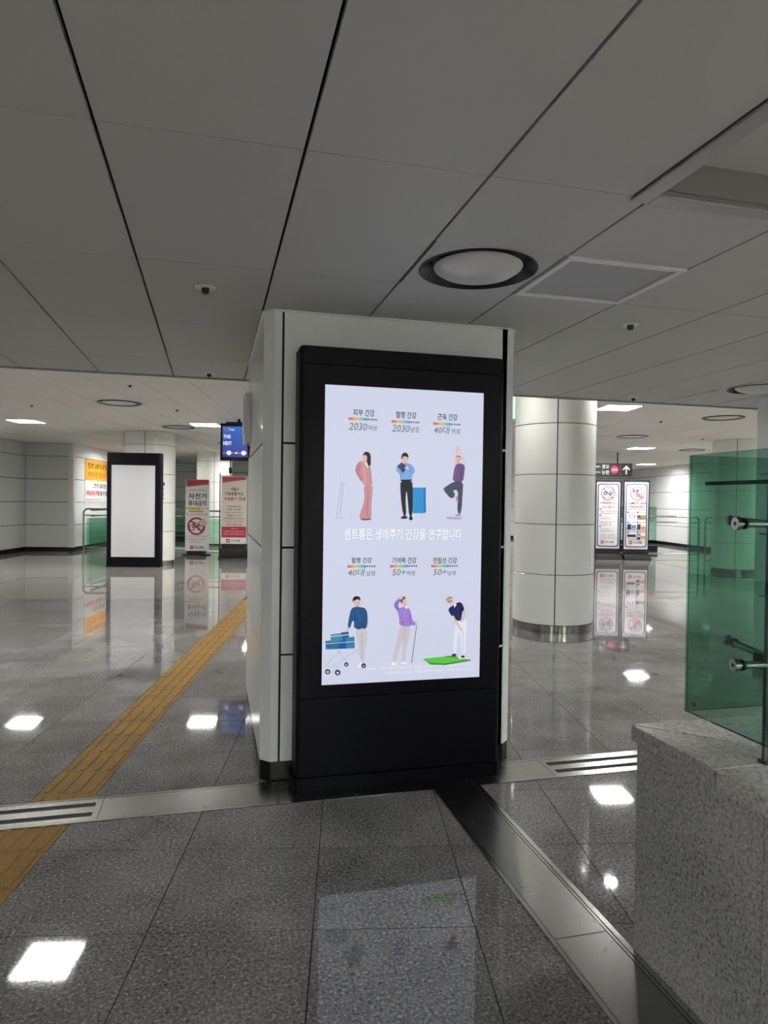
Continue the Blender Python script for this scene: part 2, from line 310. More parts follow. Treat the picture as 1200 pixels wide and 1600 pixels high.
AD_FIGURES = [
 ('woman', [
  (0, (196, 205, 228), [(74, 1234), (81, 1232), (120, 1056), (158, 902), (144, 895), (101, 1073)]),
  (0, (226, 231, 244), [(78, 1223), (81, 1223), (116, 1056), (151, 906), (145, 902), (105, 1073)]),
  (0, (150, 160, 185), [(97, 1099), (69, 900), (71, 900), (100, 1099)]),
  (0, (150, 160, 185), [(107, 1090), (89, 917), (92, 917), (109, 1090)]),
  (0, (170, 178, 200), [(70, 898), (114, 903), (113, 906), (70, 901)]),
  (1, (38, 28, 34), [(211, 1242), (220, 1262), (240, 1265), (255, 1252), (258, 1215), (255, 1183), (241, 1191), (232, 1215), (212, 1227)]),
  (1, (232, 190, 172), [(209, 1227), (215, 1246), (231, 1246), (238, 1228), (231, 1209), (220, 1203), (211, 1212)]),
  (1, (206, 150, 156), [(193, 1212), (212, 1214), (227, 1197), (250, 1189), (260, 1161), (263, 1115), (271, 1080), (217, 1079), (214, 1101), (200, 1103), (189, 1135), (171, 1157), (174, 1180)]),
  (1, (188, 132, 140), [(191, 1210), (171, 1177), (173, 1148), (201, 1104), (214, 1101), (217, 1113), (194, 1149), (198, 1174), (207, 1188)]),
  (0, (182, 126, 134), [(248, 1180), (255, 1093), (260, 1093), (253, 1181)]),
  (0, (226, 172, 176), [(216, 1179), (227, 1092), (231, 1093), (221, 1180)]),
  (0, (60, 44, 42), [(216, 1227), (220, 1227), (220, 1225), (216, 1225)]),
  (0, (60, 44, 42), [(226, 1228), (231, 1229), (231, 1226), (226, 1226)]),
  (0, (186, 84, 84), [(219, 1214), (227, 1215), (227, 1213), (219, 1212)]),
  (0, (245, 235, 235), [(223, 1202), (232, 1204), (243, 1184), (238, 1177)]),
  (1, (202, 146, 152), [(217, 1082), (270, 1083), (269, 1041), (262, 980), (266, 903), (242, 899), (238, 914), (229, 897), (195, 896), (203, 936), (219, 979), (225, 1023)]),
  (0, (178, 122, 130), [(245, 1058), (248, 1058), (244, 980), (240, 905), (236, 905), (238, 980)]),
  (1, (150, 80, 82), [(205, 899), (263, 903), (265, 896), (244, 890), (206, 891)]),
 ]),
 ('man_book', [
  (0, (44, 148, 216), [(497, 1074), (561, 1075), (563, 932), (500, 931)]),
  (0, (28, 116, 190), [(561, 1075), (573, 1077), (577, 937), (563, 932)]),
  (0, (30, 118, 184), [(498, 1017), (562, 1018), (562, 1020), (498, 1019)]),
  (0, (30, 118, 184), [(499, 966), (562, 965), (562, 967), (499, 968)]),
  (0, (190, 196, 212), [(547, 932), (552, 932), (552, 901), (548, 901)]),
  (0, (190, 196, 212), [(565, 934), (568, 934), (568, 914), (565, 914)]),
  (1, (232, 190, 172), [(433, 1250), (450, 1258), (468, 1251), (468, 1221), (454, 1205), (439, 1210)]),
  (1, (28, 24, 26), [(428, 1241), (435, 1261), (453, 1268), (468, 1258), (471, 1234), (466, 1234), (463, 1244), (445, 1245), (437, 1242), (434, 1229), (430, 1229)]),
  (1, (126, 172, 226), [(403, 1193), (430, 1206), (467, 1211), (495, 1195), (512, 1165), (496, 1147), (492, 1116), (425, 1112), (422, 1149), (400, 1162)]),
  (0, (50, 62, 112), [(406, 1190), (434, 1215), (464, 1186), (441, 1152)]),
  (0, (72, 86, 140), [(409, 1190), (432, 1211), (437, 1206), (413, 1184)]),
  (1, (232, 190, 172), [(449, 1190), (477, 1188), (472, 1172), (451, 1175)]),
  (1, (232, 190, 172), [(432, 1222), (443, 1224), (445, 1206), (436, 1204)]),
  (0, (60, 44, 42), [(440, 1234), (446, 1234), (446, 1231), (440, 1231)]),
  (0, (60, 44, 42), [(455, 1234), (460, 1234), (460, 1232), (455, 1231)]),
  (0, (92, 136, 196), [(475, 1194), (485, 1150), (489, 1151), (479, 1195)]),
  (0, (92, 136, 196), [(424, 1176), (426, 1118), (430, 1118), (427, 1176)]),
  (0, (52, 54, 66), [(440, 1106), (450, 929), (453, 929), (443, 1106)]),
  (0, (52, 54, 66), [(481, 1106), (487, 925), (490, 925), (483, 1107)]),
  (1, (24, 25, 34), [(425, 1116), (493, 1119), (499, 1045), (498, 913), (478, 913), (469, 1009), (461, 1062), (456, 1009), (463, 916), (443, 916), (426, 1044)]),
  (0, (20, 20, 24), [(425, 1116), (493, 1119), (493, 1112), (425, 1109)]),
  (1, (16, 16, 20), [(430, 906), (445, 918), (469, 913), (468, 901), (432, 900)]),
  (1, (16, 16, 20), [(477, 912), (498, 914), (501, 894), (480, 891)]),
 ]),
 ('yoga', [
  (1, (232, 190, 172), [(739, 1209), (749, 1283), (755, 1317), (761, 1319), (762, 1303), (752, 1209)]),
  (1, (232, 190, 172), [(804, 1207), (780, 1266), (759, 1307), (762, 1318), (784, 1273), (809, 1214)]),
  (1, (120, 84, 64), [(750, 1243), (755, 1256), (767, 1261), (778, 1252), (780, 1233), (769, 1243)]),
  (1, (232, 190, 172), [(751, 1245), (764, 1256), (777, 1247), (777, 1224), (765, 1211), (752, 1221)]),
  (0, (60, 44, 42), [(756, 1236), (759, 1237), (759, 1234), (756, 1234)]),
  (0, (60, 44, 42), [(767, 1237), (771, 1237), (771, 1234), (767, 1234)]),
  (0, (150, 90, 90), [(759, 1224), (768, 1224), (768, 1221), (759, 1221)]),
  (1, (112, 82, 132), [(743, 1202), (764, 1217), (804, 1209), (800, 1158), (793, 1109), (730, 1110), (735, 1157)]),
  (0, (92, 64, 112), [(778, 1194), (777, 1113), (783, 1113), (784, 1194)]),
  (0, (132, 102, 150), [(748, 1193), (741, 1121), (746, 1121), (753, 1193)]),
  (1, (72, 74, 92), [(740, 1114), (794, 1115), (792, 1050), (786, 932), (762, 932), (762, 1013), (764, 1063), (731, 1065), (750, 1036), (725, 1010), (676, 1064), (681, 1077)]),
  (1, (178, 148, 196), [(748, 1031), (762, 1027), (768, 1000), (761, 991), (753, 1006)]),
  (1, (178, 148, 196), [(758, 930), (781, 932), (783, 918), (745, 917)]),
  (0, (208, 192, 228), [(697, 915), (789, 919), (795, 912), (795, 905), (781, 900), (697, 903)]),
  (0, (176, 160, 204), [(697, 910), (781, 908), (781, 899), (697, 902)]),
 ]),
 ('cart_man', [
  (1, (206, 202, 206), [(182, 299), (249, 297), (250, 236), (238, 175), (242, 120), (212, 121), (207, 176), (191, 238)]),
  (0, (176, 172, 180), [(218, 272), (221, 131), (224, 131), (222, 272)]),
  (1, (240, 240, 244), [(198, 94), (214, 114), (226, 112), (218, 85), (197, 85)]),
  (1, (232, 190, 172), [(170, 464), (188, 470), (206, 463), (210, 431), (196, 417), (177, 423)]),
  (0, (60, 44, 42), [(183, 444), (188, 444), (188, 441), (183, 441)]),
  (0, (60, 44, 42), [(197, 445), (202, 444), (202, 442), (197, 442)]),
  (0, (150, 90, 84), [(188, 430), (199, 431), (199, 428), (188, 427)]),
  (1, (30, 26, 28), [(165, 450), (168, 469), (182, 478), (200, 476), (210, 463), (208, 447), (204, 456), (191, 461), (179, 453), (172, 455), (171, 441)]),
  (1, (32, 86, 136), [(157, 409), (183, 421), (210, 417), (241, 409), (252, 367), (249, 304), (226, 292), (179, 298), (176, 343), (165, 342), (154, 302), (139, 309), (147, 361)]),
  (0, (24, 66, 108), [(175, 378), (175, 304), (179, 304), (179, 378)]),
  (0, (46, 106, 158), [(190, 403), (209, 341), (214, 343), (195, 404)]),
  (0, (24, 66, 108), [(186, 306), (248, 308), (247, 311), (185, 310)]),
  (0, (24, 66, 108), [(227, 368), (223, 307), (226, 306), (230, 368)]),
  (1, (232, 190, 172), [(126, 299), (149, 309), (154, 296), (135, 287)]),
  (1, (232, 190, 172), [(205, 297), (230, 302), (232, 292), (212, 288)]),
  (0, (44, 112, 152), [(18, 239), (178, 242), (179, 193), (22, 190)]),
  (0, (62, 142, 172), [(46, 272), (111, 279), (117, 235), (47, 233)]),
  (0, (36, 98, 152), [(104, 282), (146, 285), (150, 237), (112, 235)]),
  (0, (52, 132, 166), [(130, 252), (178, 257), (181, 194), (135, 190)]),
  (0, (32, 82, 172), [(91, 235), (131, 238), (132, 191), (91, 190)]),
  (0, (214, 220, 232), [(9, 256), (179, 269), (179, 273), (8, 260)]),
  (0, (214, 220, 232), [(17, 222), (178, 228), (178, 231), (16, 225)]),
  (0, (204, 210, 224), [(21, 188), (191, 188), (191, 193), (20, 193)]),
  (0, (196, 202, 216), [(103, 187), (17, 104), (21, 100), (108, 182)]),
  (0, (196, 202, 216), [(187, 188), (233, 105), (238, 107), (192, 190)]),
  (0, (186, 192, 208), [(86, 183), (135, 120), (138, 122), (90, 185)]),
  (0, (196, 202, 216), [(190, 186), (62, 102), (65, 98), (193, 181)]),
  (0, (196, 202, 216), [(19, 100), (95, 93), (95, 97), (19, 104)]),
  (0, (60, 62, 74), [(48, 71), (47, 65), (43, 60), (37, 58), (30, 58), (24, 61), (20, 66), (19, 73), (20, 79), (24, 84), (30, 87), (36, 86), (42, 83), (46, 78)]),
  (0, (214, 216, 224), [(40, 70), (40, 67), (38, 65), (35, 64), (32, 64), (29, 65), (27, 68), (27, 71), (27, 74), (29, 76), (32, 77), (35, 77), (38, 76), (40, 73)]),
  (0, (60, 62, 74), [(104, 64), (102, 58), (98, 52), (92, 50), (85, 50), (78, 53), (74, 59), (72, 66), (74, 73), (78, 78), (84, 81), (91, 80), (97, 77), (102, 71)]),
  (0, (214, 216, 224), [(95, 63), (94, 60), (92, 58), (90, 56), (87, 57), (84, 58), (82, 61), (81, 64), (82, 67), (84, 69), (86, 70), (89, 70), (92, 69), (94, 66)]),
  (0, (50, 52, 62), [(147, 106), (146, 101), (143, 96), (138, 94), (133, 95), (128, 97), (124, 102), (123, 107), (124, 112), (127, 116), (132, 118), (138, 118), (142, 116), (146, 111)]),
  (0, (200, 202, 214), [(140, 104), (140, 102), (138, 100), (136, 99), (134, 100), (132, 101), (130, 103), (130, 105), (130, 107), (132, 109), (134, 110), (136, 110), (138, 109), (140, 107)]),
  (0, (40, 42, 52), [(244, 95), (243, 90), (240, 85), (234, 83), (228, 83), (223, 86), (219, 91), (218, 96), (219, 102), (223, 107), (228, 109), (234, 109), (239, 106), (243, 101)]),
  (0, (190, 192, 204), [(236, 94), (236, 92), (234, 90), (232, 89), (230, 89), (228, 90), (226, 92), (226, 94), (226, 97), (228, 98), (230, 99), (232, 99), (234, 98), (236, 96)]),
 ]),
 ('hiker', [
  (0, (70, 72, 84), [(533, 327), (504, 99), (508, 99), (536, 327)]),
  (1, (222, 218, 238), [(414, 361), (432, 371), (436, 298), (417, 296)]),
  (1, (206, 201, 204), [(435, 309), (497, 307), (493, 244), (472, 174), (470, 105), (447, 107), (450, 175), (457, 235), (435, 175), (415, 105), (391, 112), (407, 185), (424, 247)]),
  (0, (180, 175, 182), [(464, 290), (456, 210), (460, 210), (468, 290)]),
  (1, (243, 243, 248), [(389, 110), (414, 105), (417, 87), (389, 89)]),
  (1, (243, 243, 248), [(444, 106), (475, 104), (483, 95), (446, 93)]),
  (1, (92, 66, 58), [(432, 454), (448, 472), (468, 463), (463, 450), (451, 438), (444, 424)]),
  (1, (232, 190, 172), [(445, 447), (465, 461), (474, 432), (465, 412), (447, 418)]),
  (1, (162, 130, 214), [(417, 396), (448, 413), (481, 410), (498, 382), (506, 333), (532, 322), (530, 307), (497, 308), (492, 301), (432, 306), (430, 353)]),
  (1, (148, 116, 202), [(392, 425), (427, 463), (445, 454), (418, 423), (435, 399), (423, 382)]),
  (1, (232, 190, 172), [(427, 467), (447, 473), (452, 459), (434, 451)]),
  (0, (136, 104, 190), [(488, 369), (495, 315), (499, 316), (493, 369)]),
  (0, (182, 152, 228), [(457, 388), (456, 317), (461, 317), (461, 388)]),
  (0, (60, 44, 42), [(456, 441), (461, 442), (461, 439), (456, 439)]),
  (0, (150, 90, 90), [(456, 425), (464, 427), (464, 424), (457, 423)]),
  (1, (232, 190, 172), [(522, 330), (539, 331), (538, 309), (526, 308)]),
  (0, (236, 232, 246), [(459, 413), (481, 410), (470, 397)]),
  (0, (110, 80, 170), [(458, 326), (458, 323), (456, 322), (454, 321), (452, 321), (449, 322), (448, 324), (447, 326), (448, 328), (449, 330), (451, 331), (454, 331), (456, 330), (458, 328)]),
 ]),
 ('golfer', [
  (0, (94, 204, 62), [(570, 118), (736, 128), (856, 99), (705, 81), (617, 87)]),
  (0, (52, 120, 44), [(570, 118), (617, 91), (705, 85), (856, 102), (856, 95), (705, 77), (617, 83)]),
  (0, (40, 44, 48), [(708, 124), (774, 117), (774, 122), (708, 128)]),
  (1, (232, 235, 246), [(764, 325), (796, 319), (821, 342), (831, 305), (822, 214), (829, 139), (801, 137), (797, 215), (782, 269), (769, 216), (770, 144), (749, 139), (754, 235)]),
  (0, (206, 211, 228), [(800, 288), (809, 151), (815, 151), (806, 288)]),
  (1, (232, 190, 172), [(737, 353), (754, 358), (781, 302), (802, 273), (795, 263), (772, 296)]),
  (1, (232, 190, 172), [(798, 379), (816, 384), (820, 342), (799, 313), (793, 323), (806, 348)]),
  (1, (180, 150, 128), [(701, 447), (715, 464), (737, 464), (745, 451), (724, 450), (708, 434)]),
  (1, (232, 190, 172), [(706, 441), (740, 453), (750, 431), (738, 416), (719, 421)]),
  (0, (40, 36, 40), [(714, 431), (739, 438), (737, 442), (712, 436)]),
  (1, (26, 36, 90), [(718, 397), (746, 415), (757, 424), (793, 434), (815, 388), (800, 378), (798, 355), (793, 323), (762, 329), (750, 358), (737, 351), (718, 381)]),
  (0, (44, 56, 116), [(768, 416), (778, 334), (784, 334), (773, 416)]),
  (0, (16, 24, 66), [(795, 416), (790, 334), (795, 333), (800, 415)]),
  (0, (236, 238, 246), [(748, 417), (761, 425), (765, 416), (752, 398)]),
  (1, (34, 36, 42), [(740, 136), (763, 140), (774, 127), (742, 124)]),
  (1, (226, 228, 236), [(778, 120), (816, 128), (824, 110), (786, 106)]),
  (1, (28, 28, 34), [(795, 124), (816, 128), (820, 116), (801, 113)]),
 ]),
]
AD_TEXT = [('피부 건강', 156, 274, 1456, 1494, (70, 74, 84)), ('혈행 건강', 394, 513, 1455, 1492, (70, 74, 84)), ('근육 건강', 637, 754, 1454, 1491, (70, 74, 84)), ('2030', 132, 237, 1378, 1419, (128, 130, 142)), ('여성', 240, 288, 1379, 1410, (128, 130, 142)), ('2030', 373, 478, 1378, 1418, (128, 130, 142)), ('남성', 480, 528, 1379, 1413, (128, 130, 142)), ('40대', 612, 709, 1377, 1420, (128, 130, 142)), ('여성', 719, 770, 1379, 1411, (128, 130, 142)), ('혈행 건강', 156, 270, 657, 688, (70, 74, 84)), ('기억력 건강', 385, 525, 652, 687, (70, 74, 84)), ('전립선 건강', 622, 764, 650, 685, (70, 74, 84)), ('40대', 134, 231, 586, 627, (128, 130, 142)), ('남성', 241, 289, 586, 616, (128, 130, 142)), ('50+', 385, 466, 586, 622, (128, 130, 142)), ('여성', 468, 517, 585, 613, (128, 130, 142)), ('50+', 623, 706, 585, 620, (128, 130, 142)), ('남성', 708, 758, 584, 610, (128, 130, 142))]
AD_SLOGAN = [('센트룸은 생애주기 건강을 연구합니다', 116, 792, 782, 846, (250, 252, 255))]
AD_CAPTION = [('제품명 | 센트룸 실버 포 우먼 2030, 센트룸 실버 포 맨 2030, 센트룸 실버 포 우먼 40,', 254, 871, 74, 73, (240, 243, 252)), ('센트룸 실버 포 맨 40, 센트룸 실버 포 우먼 50+, 센트룸 실버 포 맨 50+', 354, 873, 44, 46, (240, 243, 252))]
AD_BARS = [(130, 291, 1440, 14), (371, 532, 1435, 14), (612, 774, 1433, 14), (135, 293, 639, 14), (374, 532, 638, 14), (612, 771, 636, 14)]

# ================================================================== FLOOR
UL = [-2.0-0.597*k for k in range(8,-1,-1)] + [-1.605, -1.305] + [-0.70+0.597*k for k in range(0,15)]   # tile joints across
VL = [2.467+0.593*k for k in range(-3, 15)]                      # tile joints along
TU0, TU1 = -1.605, -1.305                                        # tactile strip
floor = struct(obj('floor', MB().box(-12.5, 18, -13, 40, -0.06, -0.006), M_GROUT, None, (0,0,0), -TH))
VEND = VL[-1]
cols = []
edges = UL
for a, b2 in zip(edges[:-1], edges[1:]):
    if abs(a-TU0) < 1e-6: continue
    cols.append((a, b2))
for j in range(len(VL)-1):
    v0, v1 = VL[j], VL[j+1]; vm = (v0+v1)/2
    for a, b2 in cols:
        um = (a+b2)/2
        lo = -(0.50*max(vm,0)+1.6) ; hi = 0.72*max(vm,0)+1.6      # only where the tiles can be told apart
        if um < lo or um > hi: continue
        me = boxmesh('floor_tile', b2-a-0.004, v1-v0-0.004, 0.006, M_TILE)
        place('floor_tile', me, floor, (um, vm, -0.006))
# surface beyond: same granite, its joints in the material
def far_floor(u0, u1, v0, v1): MBF.box(u0, u1, v0, v1, -0.006, 0.0)
MBF = MB()
far_floor(-12.5, 18, VEND, 40)
prev = None
for j in range(len(VL)-1):
    v0, v1 = VL[j], VL[j+1]; vm = (v0+v1)/2
    lo = -(0.50*max(vm,0)+1.6) ; hi = 0.72*max(vm,0)+1.6
    us = [c_ for c_ in cols if lo <= (c_[0]+c_[1])/2 <= hi]
    far_floor(-12.5, us[0][0]-0.0015, v0, v1); far_floor(us[-1][1]+0.0015, 18, v0, v1)
far_floor(-12.5, 18, -13, VL[0])
o = obj('floor_surface', MBF, M_FARTILE, floor)
# tactile guidance paving: square tiles with four raised bars
tb = MB(); tb.box(-0.1485, 0.1485, -0.1465, 0.1465, 0, 0.006)
for k in range(4):
    x = -0.1125+0.075*k; w, l = 0.0175, 0.135
    p0 = [(x-w,-l+0.012),(x-w+0.008,-l),(x+w-0.008,-l),(x+w,-l+0.012),(x+w,l-0.012),(x+w-0.008,l),(x-w+0.008,l),(x-w,l-0.012)]
    p1 = [(x+(q[0]-x)*0.72, q[1]*0.975) for q in p0]; n = 8
    tb.add([(q[0],q[1],0.006) for q in p0]+[(q[0],q[1],0.0115) for q in p1], [tuple(range(n,2*n))]+[(i,(i+1)%n,n+(i+1)%n,n+i) for i in range(n)])
tmesh = tb.mesh('tactile_tile', M_TACTILE)
v = 4.246-0.2965*12; k = 0
while v < 18.0:
    uc, vc = (TU0+TU1)/2, v+0.148
    ys = [W(uc+a, vc+b2)[1] for a in (-0.15, 0.15) for b2 in (-0.148, 0.148)]
    if max(ys) < 3.498 or min(ys) > 3.784: place('tactile_tile', tmesh, floor, (uc, vc, -0.006))
    else:                                                         # tiles cut where the steel track crosses them
        for side in (-1, 1):
            bm = bmesh.new(); bm.from_mesh(tmesh); yl = 3.497 if side < 0 else 3.785
            c_ = Vector(W(uc, vc)).y; nrm = Vector((-math.sin(TH), math.cos(TH), 0)); d_ = yl-c_
            bmesh.ops.bisect_plane(bm, geom=list(bm.verts)+list(bm.edges)+list(bm.faces), plane_co=nrm*d_, plane_no=nrm, clear_outer=side < 0, clear_inner=side > 0)
            if len(bm.faces) > 3:
                me = bpy.data.meshes.new('tactile_tile'); bm.to_mesh(me); me.materials.append(M_TACTILE) if not me.materials else None
                place('tactile_tile', me, floor, (uc, vc, -0.006))
            bm.free()
    v += 0.2965; k += 1

# ================================================================== shutter tracks let into the floor (stainless)
t = thing('shutter_track', 'stainless steel shutter track running across the floor under the black display', 'floor track', (0,0,0))
Y0, Y1, zt = 3.500, 3.782, 0.0035
obj('edge_strip', MB().box(-8.4, 8.6, Y0, Y0+0.016, 0, zt+0.001), M_STEEL, t)
obj('edge_strip', MB().box(-8.4, 8.6, Y1-0.016, Y1, 0, zt+0.001), M_STEEL, t)
obj('cover_plate', MB().box(-0.53, 1.93, Y0+0.019, Y1-0.019, 0, zt), M_STRIP, t)
for x0, x1 in ((-8.4, -0.533), (1.933, 8.6)):
    obj('slot_bed', MB().box(x0, x1, Y0+0.017, Y1-0.017, 0, 0.0004), M_JOINT, t)
    for a, b2 in ((0.019, 0.062), (0.106, 0.172), (0.216, 0.263)):
        obj('slot_bar', MB().box(x0, x1, Y0+a, Y0+b2, 0.0004, zt), M_STRIP, t)
    e = x1-0.03 if x0 < 0 else x0
    [obj('slot_end', MB().box(e, e+0.03, Y0+a, Y0+b2, 0.0004, zt), M_STRIP, t) for a, b2 in ((0.062, 0.106), (0.172, 0.216))]
t = thing('shutter_track', 'stainless steel shutter track running from the black display towards the granite plinth', 'floor track', (0,0,0))
X0, X1 = 1.190, 1.453
obj('edge_strip', MB().box(X0-0.004, X0+0.014, -2, 3.498, 0, zt+0.001), M_STEEL, t)
obj('edge_strip', MB().box(X1-0.022, X1, -2, 3.498, 0, zt+0.001), M_STEEL, t)
obj('edge_strip', MB().box(X1-0.037, X1-0.027, -2, 3.498, 0, zt+0.001), M_STEEL, t)
for y0, y1 in ((2.192, 3.496), (0.9, 2.188), (-2, 0.896)):
    obj('cover_plate', MB().box(X0+0.017, X1-0.040, y0, y1, 0, zt), M_STRIP, t)

# ================================================================== LOW CEILING (pillar grid)
ceiling = struct(obj('ceiling', MB().box(-12, 16, -7.0, YE, ZN+0.20, ZN+0.24), M_JOINT))
XL = [0.26+0.5925*k for k in range(-7, 14)]
YL = [-2.35, -1.25, -0.15, 0.95, 2.05, 3.155, 4.24, 5.33, YE]
def cpanel(x0, x1, y0, y1):
    for lx, ly in ((15, 2.6),):         # leave room for the added low light
        cx = XL[lx-1]+0.29625
        if x0 < cx < x1 and y0 < ly < y1:
            if ly-0.31-y0 > 0.05: cpanel(x0, x1, y0, ly-0.31)
            if y1-ly-0.31 > 0.05: cpanel(x0, x1, ly+0.31, y1)
            return
    me = boxmesh('ceiling_panel', x1-x0-0.011, y1-y0-0.0045, 0.02, M_CEIL)
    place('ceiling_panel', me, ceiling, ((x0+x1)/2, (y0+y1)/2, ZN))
TRX0, TRX1, TRY0, TRY1 = 1.376, 2.69, 0.76, 2.072               # recessed coffer
for i in range(len(XL)-1):
    x0, x1 = XL[i], XL[i+1]
    for j in range(len(YL)-1):
        y0, y1 = YL[j], YL[j+1]
        if abs(y0-2.05) < .01 and 0.8 < x0 < 1.5:                # subdivided cells beside the air diffuser
            cpanel(x0, x1, TRY1+0.003 if x0 > 1.2 else y0, 2.612); continue
        if y0 > 0.9 and y0 < 1.0 and x1 > TRX0 and x0 < TRX1:
            if x0 < TRX0: cpanel(x0, TRX0, y0, y1)
            if x1 > TRX1: cpanel(TRX1, x1, y0, y1)
            continue
        if -0.2 < y0 < 0.0 and x1 > TRX0 and x0 < TRX1: cpanel(x0, x1, y0, TRY0); continue
        if abs(y0-2.05) < .01 and x1 > TRX0 and x0 < TRX1: cpanel(x0, x1, TRY1+0.003, y1); continue
        if 4.2 < y0 < 4.3 and 4.3 < x0 < 4.5: cpanel(x0, x1, y0, 4.785); continue
        cpanel(x0, x1, y0, y1)
sides = MB().box(-12, XL[0], -2.35, YE, ZN, ZN+0.02).box(XL[-1], 16, -2.35, YE, ZN, ZN+0.02).box(-12, 16, -7.0, -2.35, ZN+0.081, ZN+0.1)
obj('ceiling_margin', sides, M_CEIL, ceiling)
obj('ceiling_edge_trim', MB().box(-12, 16, YE, YE+0.03, ZN-0.012, ZN+0.1), mat('edge trim', (150,148,140), 0.5), ceiling)
obj('ceiling_fascia', MB().box(-12, 16, YE, YE+0.02, ZN+0.1, ZF+0.1).box(-12, 16, -7.02, -7.0, ZN-0.01, ZF+0.1), M_CEILF, ceiling)

def air_diffuser(x, y, label):
    d = thing('air_diffuser', label, 'air diffuser', (x, y, ZN), 0, 'round air diffusers'); h = 0.29; n = 48; mb = MB(); R = 0.262
    v = []; f = []
    for i in range(n):
        a = 2*math.pi*i/n; c_, s_ = math.cos(a), math.sin(a); q = h/max(abs(c_), abs(s_))
        v += [(c_*q*0.985, s_*q*0.94, 0), (c_*R, s_*R, 0), (c_*R, s_*R, 0.02), (c_*q*0.985, s_*q*0.94, 0.02)]
    for i in range(n):
        j = (i+1) % n; f += [(4*i, 4*j, 4*j+1, 4*i+1), (4*i+1, 4*j+1, 4*j+2, 4*i+2), (4*i+2, 4*j+2, 4*j+3, 4*i+3)]
    obj('mounting_panel', MB().add(v, [tuple(reversed(q)) for q in f]), M_CEIL, d)
    obj('outer_ring', MB().lathe([(0.266,-0.004),(0.262,-0.006),(0.258,-0.003),(0.215,0.06),(0.10,0.06)][::-1]), M_DARKMETAL, d)
    obj('bowl', MB().lathe([(0.001,-0.040),(0.06,-0.038),(0.12,-0.030),(0.165,-0.016),(0.196,0.004),(0.200,0.012),(0.19,0.02),(0.001,0.022)]), mat('bowl white', (206,206,202), 0.28), d)
    return d
air_diffuser((XL[8]+XL[9])/2, 2.885, 'round air diffuser in the low ceiling just before the white pillar')
air_diffuser((XL[14]+XL[15])/2, 5.06, 'round air diffuser in the low ceiling above the glass screen')
# access panel beside it
t = thing('access_panel', 'square grey translucent panel in a white frame beside the round air diffuser', 'ceiling panel', (0,0,ZN))
ax0, ax1, ay0, ay1 = XL[9]+0.006, XL[10]-0.006, 2.614, 3.153
obj('frame', MB().box(ax0, ax0+0.03, ay0, ay1, -0.008, 0.02).box(ax1-0.03, ax1, ay0, ay1, -0.008, 0.02).box(ax0+0.03, ax1-0.03, ay0, ay0+0.03, -0.008, 0.02).box(ax0+0.03, ax1-0.03, ay1-0.03, ay1, -0.008, 0.02), M_WHITE, t)
obj('panel', MB().box(ax0+0.031, ax1-0.031, ay0+0.031, ay1-0.031, 0.0, 0.02), mat('translucent panel', (172,172,176), 0.5), t)
# recessed coffer, lamps switched off
t = thing('ceiling_coffer', 'large unlit recessed ceiling coffer with a brushed metal frame', 'ceiling light', (0,0,ZN))
w = 0.066
for x0, x1, y0, y1 in ((TRX0, TRX0+w, TRY0, TRY1), (TRX1-w, TRX1, TRY0, TRY1), (TRX0+w, TRX1-w, TRY0, TRY0+w), (TRX0+w, TRX1-w, TRY1-w, TRY1)):
    obj('frame_bar', MB().box(x0, x1, y0, y1, -0.012, 0.012, None, 0.004), M_ALU, t)
wl = MB(); a, b2, c_, d_ = TRX0+w, TRX1-w, TRY0+w, TRY1-w
wl.box(a-0.01, a, c_, d_, 0.012, 0.115).box(b2, b2+0.01, c_, d_, 0.012, 0.115).box(a, b2, c_-0.01, c_, 0.012, 0.115).box(a, b2, d_, d_+0.01, 0.012, 0.115)
obj('side_wall', wl, mat('coffer wall', (165,165,162), 0.3, 0.7), t); obj('top_panel', MB().box(a-0.01, b2+0.01, c_-0.01, d_+0.01, 0.115, 0.13), M_CEIL, t)

def detector(x, y, z, label, cat='detector'):
    d = thing('smoke_detector', label, cat, (x, y, z), 0, 'small ceiling detectors')
    obj('flange', MB().lathe([(0.001,-0.006),(0.045,-0.006),(0.05,0.0),(0.001,0.0)], 20), M_WHITE, d)
    obj('sensor', MB().lathe([(0.001,-0.03),(0.016,-0.03),(0.02,-0.006),(0.001,-0.006)], 16), M_BLACKP, d)
detector(-0.044, 3.5, ZN, 'small black ceiling sensor left of the white pillar')
detector(2.344, 3.5, ZN, 'small black ceiling sensor right of the white pillar')
detector(-0.037, 5.86, ZN, 'small ceiling sensor at the edge of the low ceiling left of the pillar')
detector(3.98, 5.87, ZN, 'small ceiling sensor at the edge of the low ceiling right of the pillar')

# ================================================================== HIGH CEILING (concourse grid)
hc = struct(obj('ceiling', MB().box(-12.5, 18, -13, 40, ZF+0.19, ZF+0.24), M_CEILF, None, (0,0,0), -TH))
LIGHTS = []
for u, v in ((-2.96,7.0),(-6.65,14.5),(-2.98,14.5),(0.7,14.5),(4.35,10.75),(8.05,18.3),(8.05,10.75),(11.4,25.4),(4.4,25.4),(8.2,25.4),(-6.65,7.0),(-6.65,21.9),(-2.98,21.9),(0.7,21.9),
             (0.7,10.75),(11.7,10.75),(11.7,14.5),(11.7,18.3),  # unseen lights added to brighten the far hall and right side
             (-5.5,-8.6),(-1.8,-8.6),(1.9,-8.6),(5.6,-8.6),(9.3,-8.6)):  # unseen rear row, added to send light forward onto the pillar
    LIGHTS.append((u, v))
def blocked(u0, u1, v0, v1):
    """is this strip of ceiling over the low ceiling"""
    ys = [W(u, v)[1] for u in (u0, u1) for v in (v0, v1)]
    return max(ys) < YE-0.05 and min(ys) > -6.9
PU, PV = 0.66, 1.32
holes = [(u-0.30, u+0.30, v-0.30, v+0.30) for u, v in LIGHTS]
